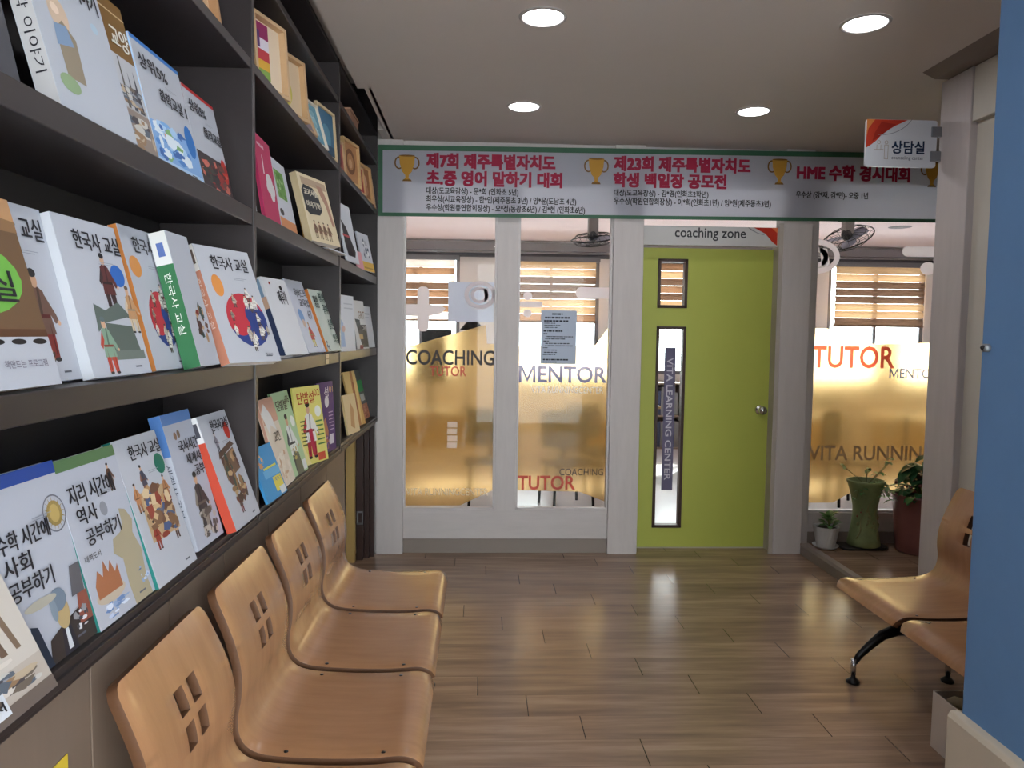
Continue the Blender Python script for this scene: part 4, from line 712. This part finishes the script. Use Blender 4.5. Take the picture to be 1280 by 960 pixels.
def bench(label, loc, rotz, n, legs):
    global SCREWM
    r = empty('beam_bench', label, 'waiting bench', None, None, Matrix.Translation(loc) @ Matrix.Rotation(rotz, 4, 'Z'))
    P_ = .483
    for k in range(n):
        y = (k-(n-1)/2)*P_
        o = bpy.data.objects.new('seat_shell', SHELL); COL.objects.link(o); o.parent = r; o.location = (0, y, 0); WM[o] = WM[r] @ Matrix.Translation((0, y, 0))
        s = o.modifiers.new('thick', 'SOLIDIFY'); s.thickness = .021; s.offset = 1 if False else -1; s.material_offset_rim = 1; s.use_even_offset = True
        bv = o.modifiers.new('bevel', 'BEVEL'); bv.width = .002; bv.segments = 2; bv.limit_method = 'ANGLE'; bv.angle_limit = R(50)
        if SCREWM is None:
            b = MB(); b.lathe([(.0001, .002), (.005, .0018), (.006, 0)], (0, 0, 0), BLACKM, 12); t = b.build('screw'); SCREWM = t.data; bpy.data.objects.remove(t)
        for sx in (-.335, -.10):
            for sy in (-.205, .205):
                q = bpy.data.objects.new('screw', SCREWM); COL.objects.link(q); q.parent = o; q.location = (sx, sy, .4435 if sx < -.3 else .4385)
        b = MB(); b.box(-.34, y-.21, .405, -.26, y-.17, .428, BLACKM); b.box(-.34, y+.17, .405, -.26, y+.21, .428, BLACKM); b.box(-.19, y-.21, .405, -.09, y-.17, .428, BLACKM); b.box(-.19, y+.17, .405, -.09, y+.21, .428, BLACKM); b.box(-.34, y-.21, .398, -.09, y+.21, .406, BLACKM)
        b.build('bracket', r, local=True)
    b = MB(); L = n*P_/2-.03; b.box(-.29, -L, .345, -.21, L, .398, BLACKM); b.build('beam', r, local=True, bevel=.004)
    for y in legs:
        b = MB(); b.tube([(-.076, y, .088), (-.095, y, .118), (-.135, y, .158), (-.19, y, .205), (-.25, y, .228), (-.28, y, .232), (-.31, y, .228), (-.37, y, .205), (-.425, y, .158), (-.463, y, .118), (-.483, y, .088)], [.013, .015, .018, .022, .026, .028, .026, .022, .018, .015, .013], BLACKM, 12, .8); b.tube([(-.26, y, .225), (-.25, y, .29), (-.25, y, .346)], [.03, .03, .042], BLACKM, 12, .8)
        lg = b.build('leg', r, local=True); WM[lg] = WM[r]
        for x in (-.072, -.486):
            b = MB(); b.lathe([(0, .0), (.026, 0), (.027, .008), (.016, .018), (.009, .024), (.009, .04), (.0, .04)], (x, y, 0), BLACKM, 20); b.tube([(x, y, .036), (x, y, .105)], .0115, CHROME, 14); b.build('foot', lg, local=True)
bench('row of four plywood seats below the bookcase on the left', (-.125, -2.67, 0), 0, 4, (.80, -.75))
bench('plywood double seat on black legs by the right wall', (1.528, -2.29, 0), math.pi, 2, (-.42, .455))
# open white carton
r = empty('paper_carton', 'open white cardboard carton under the right hand seats', 'box', (1.75, -2.5, 0)); CB = mat('white_card', 'd9d0c8', .8); b = MB()
x0, x1, y0, y1 = 1.635, 1.86, -2.72, -2.36
for q in ((x0, y0, x0+.004, y1), (x1-.004, y0, x1, y1), (x0+.004, y0, x1-.004, y0+.004), (x0+.004, y1-.004, x1-.004, y1)): b.box(q[0], q[1], .001, q[2], q[3], .205, CB)
b.box(x0+.004, y0+.004, .001, x1-.004, y1-.004, .005, CB); b.build('carton', r)
q = random.Random(3)
for k in range(7):
    b = MB(); cx, cy = 1.70+.09*(k % 2), -2.645+.037*k; a = q.random()*3; cz = .183+.008*q.random(); dx, dy = .045*math.cos(a), .045*math.sin(a)
    b.tube([(cx-dx, cy-dy, cz), (cx-dx*.5, cy-dy*.5, cz+.006), (cx, cy, cz), (cx+dx*.5, cy+dy*.5, cz+.006), (cx+dx, cy+dy, cz)], [.008, .016, .019, .016, .006], mat('amber_wrap', 'c08a34', .3) if k % 3 else mat('foil_wrap', 'cfc4a8', .3), 9, 1.3)
    tag(b.build('wrapped_snack'), 'small amber wrapped snack in the open white carton', 'snack', 'snacks in the open carton')
b = MB(); b.box(1.645, -2.7, .006, 1.85, -2.38, .166, mat('carton_fill', 'b59a6a', .8)); tag(b.build('packing_paper'), 'brown packing paper filling the white carton under the seats', 'packing paper')

# ------------------------------------------------------------------ plants on the platform
LEAF = mat('leaf_green', '568a4a', .45, noise=.25, nscale=(40, 40, 40)); LEAFD = mat('leaf_dark', '336440', .35, noise=.2, nscale=(30, 30, 30)); LEAFP = mat('leaf_pale', '86a878', .5, noise=.2, nscale=(40, 40, 40)); SOIL = mat('soil', '3a2d24', .95, noise=.3, nscale=(60, 60, 60)); STEM = mat('stem', '6f7a48', .6)
def leaf(b, base, dr, L, wd, m, droop=.3, n=5):
    dr = Vector(dr).normalized(); sd = dr.cross(Vector((0, 0, 1)))
    if sd.length < .05: sd = Vector((1, 0, 0))
    sd.normalize(); up = sd.cross(dr); base = Vector(base); vs = []
    for i in range(n+1):
        t = i/n; p = base+dr*L*t-Vector((0, 0, 1))*droop*L*t*t; wv = wd*math.sin(math.pi*min(1, t*.92+.06))**.8
        vs += [p-sd*wv+up*wv*.35, p, p+sd*wv+up*wv*.35]
    fs = []
    for i in range(n):
        for j in (0, 1): fs.append((3*i+j, 3*i+j+1, 3*i+j+4, 3*i+j+3))
    b.add(vs, fs, m, True)
PZ = .04
# small white fluted pot
c = (2.362, -.0, PZ); r = empty('potted_succulent', 'small succulent in a fluted white pot with saucer', 'potted plant', c)
WP = mat('white_glaze', 'dedede', .3); b = MB(); b.lathe([(.0001, .012), (.058, .012), (.064, .04), (.074, .09), (.081, .145), (.084, .15), (.078, .15), (.074, .135)], c, WP, 72, .025, 18, 2.2); b.build('pot', r)
b = MB(); b.lathe([(.0001, .0005), (.066, .0005), (.084, .018), (.086, .022), (.08, .02), (.06, .01), (.0001, .01)], c, WP, 40); b.build('saucer', r)
b = MB(); b.lathe([(.0001, .14), (.077, .136)], c, SOIL, 24); b.build('soil', r)
b = MB(); q = random.Random(5)
for k in range(34):
    a = q.random()*6.28; rr_ = q.uniform(0, .035); bz_ = c[2]+.14+q.uniform(0, .09); cx = c[0]+.02
    leaf(b, (cx+rr_*math.cos(a), c[1]+rr_*math.sin(a), bz_), (math.cos(a), math.sin(a), q.uniform(.1, .9)), q.uniform(.04, .068), q.uniform(.013, .02), LEAF, .2)
for k in range(4): b.tube([(c[0]+.02, c[1], c[2]+.13), (c[0]+.02+.012*math.cos(k*1.6), c[1]+.012*math.sin(k*1.6), c[2]+.22)], .003, STEM, 6)
b.build('leaves', r)
# hourglass green vase on a black tray
c = (2.635, .0, PZ); b = MB(); TR = mat('black_tray_plastic', '17191a', .3)
b.prism(rr(2.455, -.075, 2.77, .075, .05), 'z', PZ+.0005, PZ+.0195, TR); pts = rr(2.455, -.075, 2.77, .075, .05); b.tube([(p[0], p[1], PZ+.012) for p in pts], .0075, TR, 8, closed=True)
tag(b.build('plant_tray'), 'black oblong plastic tray beneath the green vase', 'tray')
c = (2.625, .0, PZ+.0205); r = empty('potted_vine', 'trailing vine in a tall green hourglass vase', 'potted plant', c)
GV = mat('green_vase_glaze', '7f8f60', .5, noise=.35, nscale=(14, 14, 14), bump=.4); b = MB()
b.lathe([(.0001, 0), (.098, 0), (.108, .008), (.1, .05), (.085, .13), (.077, .21), (.079, .27), (.094, .35), (.113, .415), (.123, .437), (.122, .446), (.112, .446), (.1, .40)], c, GV, 48); vase = b.build('vase', r)
b = MB(); q = random.Random(8); BR = mat('vase_relief', '8a8a5c', .6); RD = mat('vase_relief_rust', '8a5040', .6)
def vr(z): 
    P5 = [(0, .1), (.05, .1), (.13, .085), (.21, .077), (.27, .079), (.35, .094), (.446, .123)]
    for (z0, r0), (z1, r1) in zip(P5[:-1], P5[1:]):
        if z <= z1: return r0+(r1-r0)*(z-z0)/(z1-z0)
    return .12
for st_, dz, da in ((R(215), .06, .1), (R(300), .05, -.1), (R(250), .15, .2), (R(290), .22, .05)):
    path = []
    for i in range(9):
        z = dz+.022*i; a = st_+da*math.sin(i*.8)+.05*i; rv = vr(z)+.001; path.append((c[0]+rv*math.cos(a), c[1]+rv*math.sin(a), c[2]+z))
    b.tube(path, [.006-.0004*i for i in range(9)], BR, 6)
for k in range(16):
    a = R(q.uniform(200, 330)); z = q.uniform(.12, .26); rv = vr(z)+.001; b.ball((c[0]+rv*math.cos(a), c[1]+rv*math.sin(a), c[2]+z), q.uniform(.006, .013), RD if k % 4 == 0 else BR, (1, .5, 1), 8, 6)
b.build('relief', vase)
b = MB(); b.lathe([(.0001, .40), (.105, .405)], c, SOIL, 24); b.build('soil', r)
b = MB(); q = random.Random(6)
for tx, ty, tz in ((-.2, -.05, .56), (-.05, -.1, .54), (.12, -.04, .565), (.14, -.06, .6), (.10, -.12, .36), (.11, -.11, .33), (-.09, -.12, .35), (-.11, -.09, .33), (.1, -.12, .40), (.06, -.13, .36)):
    mid = (tx*.45, ty*.5, .5 if tz > .45 else .48); path = catmull3 = []
    for i in range(9):
        t = i/8; path.append((c[0]+2*t*(1-t)*mid[0]*1.3+t*t*tx, c[1]+2*t*(1-t)*mid[1]*1.3+t*t*ty, c[2]+(1-t)**2*.41+2*t*(1-t)*mid[2]+t*t*tz))
    b.tube(path, .0025, STEM, 6)
    for i in range(3, 9):
        if q.random() < (.9 if tz < .45 or i > 6 else .25):
            for s in range(2): a = q.random()*6.28; leaf(b, path[i], (math.cos(a), math.sin(a)-.3, q.uniform(-.2, .5)), q.uniform(.028, .05), q.uniform(.010, .017), LEAF if q.random() < .6 else LEAFP, .4)
b.build('foliage', r)
# maroon pot
c = (3.0, .0-.03, PZ); r = empty('potted_kalanchoe', 'leafy plant with pink blossoms in a maroon pot by the post', 'potted plant', (2.968, -.09, PZ)); c = (2.968, -.09, PZ)
MR = mat('maroon_glaze', '835450', .3, noise=.2, nscale=(10, 10, 10)); b = MB(); b.lathe([(.0001, 0), (.142, 0), (.153, .012), (.162, .1), (.172, .25), (.18, .37), (.187, .375), (.187, .39), (.172, .39), (.165, .36)], c, MR, 48); b.build('pot', r)
b = MB(); b.lathe([(.0001, .37), (.165, .365)], c, SOIL, 24); b.build('soil', r)
b = MB(); q = random.Random(12)
for k in range(70):
    a = q.random()*6.28; rr_ = q.uniform(.05, .18); leaf(b, (c[0]+rr_*math.cos(a), c[1]+rr_*math.sin(a), c[2]+.37+q.uniform(0, .06)), (math.cos(a), math.sin(a), q.uniform(-.1, .6)), q.uniform(.06, .11), q.uniform(.018, .03), LEAFD if k % 3 else LEAF, .5)
b.build('leaves', r)
b = MB()
for tx, ty, tz in ((-.16, -.03, .60), (-.07, -.05, .63), (.02, -.06, .68), (-.12, -.06, .53), (-.02, .0, .60), (.1, 0, .7), (-.18, .02, .55), (.04, -.1, .56)):
    p = [(c[0]+tx*t*.6, c[1]+ty*t, c[2]+.36+(tz-.40)*t) for t in (0, .3, .6, 1)]; b.tube(p, .006, STEM, 6)
    for s in range(4):
        a = q.uniform(2.4, 7.0); leaf(b, p[3], (math.cos(a), math.sin(a)*.7, q.uniform(-.1, .7)), q.uniform(.11, .16), q.uniform(.032, .045), LEAFD, .45)
b.build('tall_leaves', r)
b = MB(); PK = mat('blossom_pink', 'cfa5a0', .6); PC = mat('blossom_cream', 'e0d4b4', .6); PB = mat('blossom_brown', '6a4640', .7)
for k in range(170):
    a = q.random()*6.28; rr_ = q.uniform(0, .18); hgt = .455+.06*(1-rr_/.2)+q.uniform(-.02, .03); b.ball((c[0]+rr_*math.cos(a), c[1]+rr_*math.sin(a)-.03, c[2]+hgt), q.uniform(.006, .013), (PK, PC, PB, PB)[k % 4], (1, 1, .8), 7, 5)
b.build('blossoms', r)

# ------------------------------------------------------------------ classroom furniture seen through the glass
DESKT = mat('desk_top', 'b09468', .4); DKG = mat('dark_grey_fabric', '34343a', .7); LG = mat('light_grey_metal', 'b4b6ba', .4)
def desk(x, y, label):
    r = empty('classroom_desk', label, 'desk', (x, y, 0), 'desks in the classroom'); b = MB(); b.box(x-.6, y-.3, .7, x+.6, y+.3, .73, DESKT); b.build('desk_top', r, bevel=.004)
    for sx in (-.55, .55):
        for sy in (-.25, .25): b = MB(); b.box(x+sx-.018, y+sy-.018, 0, x+sx+.018, y+sy+.018, .7, LG); b.build('leg', r)
    b = MB(); b.box(x-.55, y+.22, .35, x+.55, y+.235, .66, DESKT); b.build('modesty_panel', r)
def chair(x, y, rz, label):
    r = empty('classroom_chair', label, 'chair', None, 'chairs in the classroom', Matrix.Translation((x, y, 0)) @ Matrix.Rotation(rz, 4, 'Z'))
    b = MB(); b.box(-.21, -.2, .43, .21, .2, .46, DKG); b.build('seat', r, True, .01); b = MB(); b.box(-.2, .18, .55, .2, .21, .85, DKG); b.build('backrest', r, True, .01)
    b = MB(); b.box(-.02, .19, .44, .02, .205, .6, BLACKM); b.build('back_post', r, True)
    for sx in (-.18, .18):
        for sy in (-.17, .17): b = MB(); b.tube([(sx, sy, 0), (sx*.9, sy*.9, .43)], .013, BLACKM, 8); b.build('leg', r, True)
for i, (x, y) in enumerate(((-.2, 3.1), (1.3, 3.1), (2.9, 3.1), (4.4, 3.1))): desk(x, y, ['classroom desk behind the COACHING glass panel', 'classroom desk behind the MENTOR glass panel', 'classroom desk seen past the green door', 'classroom desk behind the plants window'][i])
for i, (x, y) in enumerate(((.1, 1.5), (.75, 1.4), (1.05, 2.3), (3.1, 1.6), (3.7, 1.5))): chair(x, y, .3*i, ['black classroom chair behind the left glass panel', 'black classroom chair nearest behind the middle glass panel', 'black classroom chair at a desk behind the middle panel', 'black classroom chair behind the potted vine', 'black classroom chair behind the maroon pot'][i])
r = empty('storage_cabinet', 'yellowish wooden cabinet behind the leftmost glass panel', 'cabinet', (-1.0, 1.2, 0)); b = MB(); b.box(-1.28, .7, 0, -.62, 1.6, 1.25, mat('cabinet_wood', '8a7034', .5)); b.build('body', r, bevel=.005)
for k in range(2):
    b = MB(); b.box(-.62, .72+.44*k, .05, -.605, 1.14+.44*k, 1.2, mat('cabinet_door', '97803c', .5)); dd = b.build('door', r, bevel=.003); b = MB(); b.box(-.605, 1.1 if k == 0 else 1.19, .6, -.59, 1.12 if k == 0 else 1.21, .75, GREY); b.build('handle', dd)
r = empty('low_bookshelf', 'low shelf of coloured folders below the window behind the door', 'bookshelf', (2.9, 4.75, 0)); b = MB(); SHW = mat('shelf_wood', '9a8a80', .5)
for z in (0, .42, .84): b.box(2.0, 4.6, z, 3.9, 4.95, z+.02, SHW)
for x in (2.0, 2.63, 3.26, 3.88): b.box(x, 4.6, 0, x+.02, 4.95, .86, SHW)
b.box(2.0, 4.94, 0, 3.9, 4.96, .86, SHW); b.build('carcass', r)
q = random.Random(14)
for z in (.021, .441):
    x = 2.03
    while x < 3.8:
        ww = q.uniform(.04, .07)
        if not any(abs(x+ww/2-u) < .06 for u in (2.64, 3.27)):
            b = MB(); b.box(x, 4.65, z, x+ww-.004, 4.9, z+q.uniform(.28, .36), mat('folder_%d' % q.randrange(6), ['7a3a44', '3f4a6a', '8a8a90', '4a5a54', 'a07a5c', '5a4a6a'][q.randrange(6)], .6)); tag(b.build('folder'), 'coloured folder on the low shelf behind the door window', 'folder', 'folders on the low classroom shelf')
        x += ww
# desk monitor with a pole seen above the gold film
r = empty('desk_lamp', 'dark desk lamp standing behind the at sign sticker', 'lamp', (-.1, 3.05, .73)); b = MB(); b.lathe([(.0001, .0), (.1, 0), (.1, .015), (.015, .03)], (-.1, 3.05, .731), BLACKM, 24); b.build('base', r); b = MB(); b.tube([(-.1, 3.05, .74), (-.1, 3.05, 1.25), (-.08, 3.05, 1.72)], .014, BLACKM, 8); b.build('pole', r); b = MB(); b.lathe([(.02, .12), (.05, .1), (.14, .0), (.13, .0)], (-.08, 3.05, 1.50), BLACKM, 24); b.build('lamp_shade', r)
r = empty('monitor', 'dark monitor on the desk behind the left glass panel', 'monitor', (-.5, 3.1, .73)); b = MB(); b.box(-.62, 3.08, 1.0, -.3, 3.11, 1.5, BLACKM); b.build('screen', r, bevel=.005); b = MB(); b.box(-.5, 3.08, .74, -.44, 3.12, 1.02, BLACKM); b.box(-.6, 3.0, .731, -.34, 3.2, .745, BLACKM); b.build('stand', r)

# ceiling fans in the classroom
FG = mat('fan_grey', '86807e', .5); FB = mat('fan_blade', '9fa2b4', .35)
def fan(label, cx, cy, cz, rad, tx, ty):
    T = Matrix.Translation((cx, cy, cz)) @ Euler((tx, ty, 0)).to_matrix().to_4x4()
    r = empty('ceiling_fan', label, 'fan', (cx, cy, 2.69), 'caged fans under the classroom ceiling')
    b = MB(); b.box(cx-.075, cy-.06, 2.55, cx+.075, cy+.06, 2.69, FG); b.box(cx-.045, cy-.045, cz+.03, cx+.045, cy+.045, 2.56, FG); b.build('mount', r, bevel=.01)
    b = MB(); b.ball((0, 0, .03), .05, mat('fan_motor', '3c3c40', .5), (1, 1, 1.1)); b.v = [T @ v for v in b.v]; b.build('motor', r)
    b = MB()
    for k, (rr_, z) in enumerate(((rad, 0), (rad*.75, -.045), (rad*.75, .04), (rad*.4, -.06), (rad*.12, -.065))): b.tube([(rr_*math.cos(a*math.pi/16), rr_*math.sin(a*math.pi/16), z) for a in range(32)], .0035 if k else .006, BLACKM, 5, closed=True)
    for k in range(18):
        a = k*math.pi/9; b.tube([(rad*t*math.cos(a), rad*t*math.sin(a), z) for t, z in ((.12, -.065), (.4, -.06), (.75, -.045), (1, 0), (.75, .04), (.3, .05))], .002, BLACKM, 4)
    b.v = [T @ v for v in b.v]; b.build('cage', r)
    for k in range(3):
        b = MB(); vs = []
        for i in range(6):
            t = .04+(rad*.88-.04)*i/5; wv = .03+.045*math.sin(math.pi*min(1, i/5*.8+.1))
            for s in (-1, 1): a = k*2.094+s*wv/max(t, .06); vs.append((t*math.cos(a), t*math.sin(a), -.005+s*.014))
        b.add(vs, [(2*i, 2*i+1, 2*i+3, 2*i+2) for i in range(5)], FB, True); b.v = [T @ v for v in b.v]; b.build('blade', r)
fan('caged fan behind the top of the middle glass panel', 1.03, 2.0, 2.345, .20, .25, -.12)
fan('caged fan behind the top of the plants window', 3.42, 2.0, 2.40, .23, .35, -.5)
for x, y in ((2.9, 2.6), (4.6, 3.2), (5.3, 2.4)):
    b = MB(); b.lathe([(.0001, -.004), (.11, -.004), (.12, 0)], (x, y, 2.69), mat('vent_grey', '8a8488', .6), 28); tag(b.build('ceiling_vent'), ['grey round vent left of the fan above the plants window', 'grey round vent right of the fan above the plants window', 'grey round vent furthest right on the classroom ceiling'][[2.9, 4.6, 5.3].index(x)], 'vent')
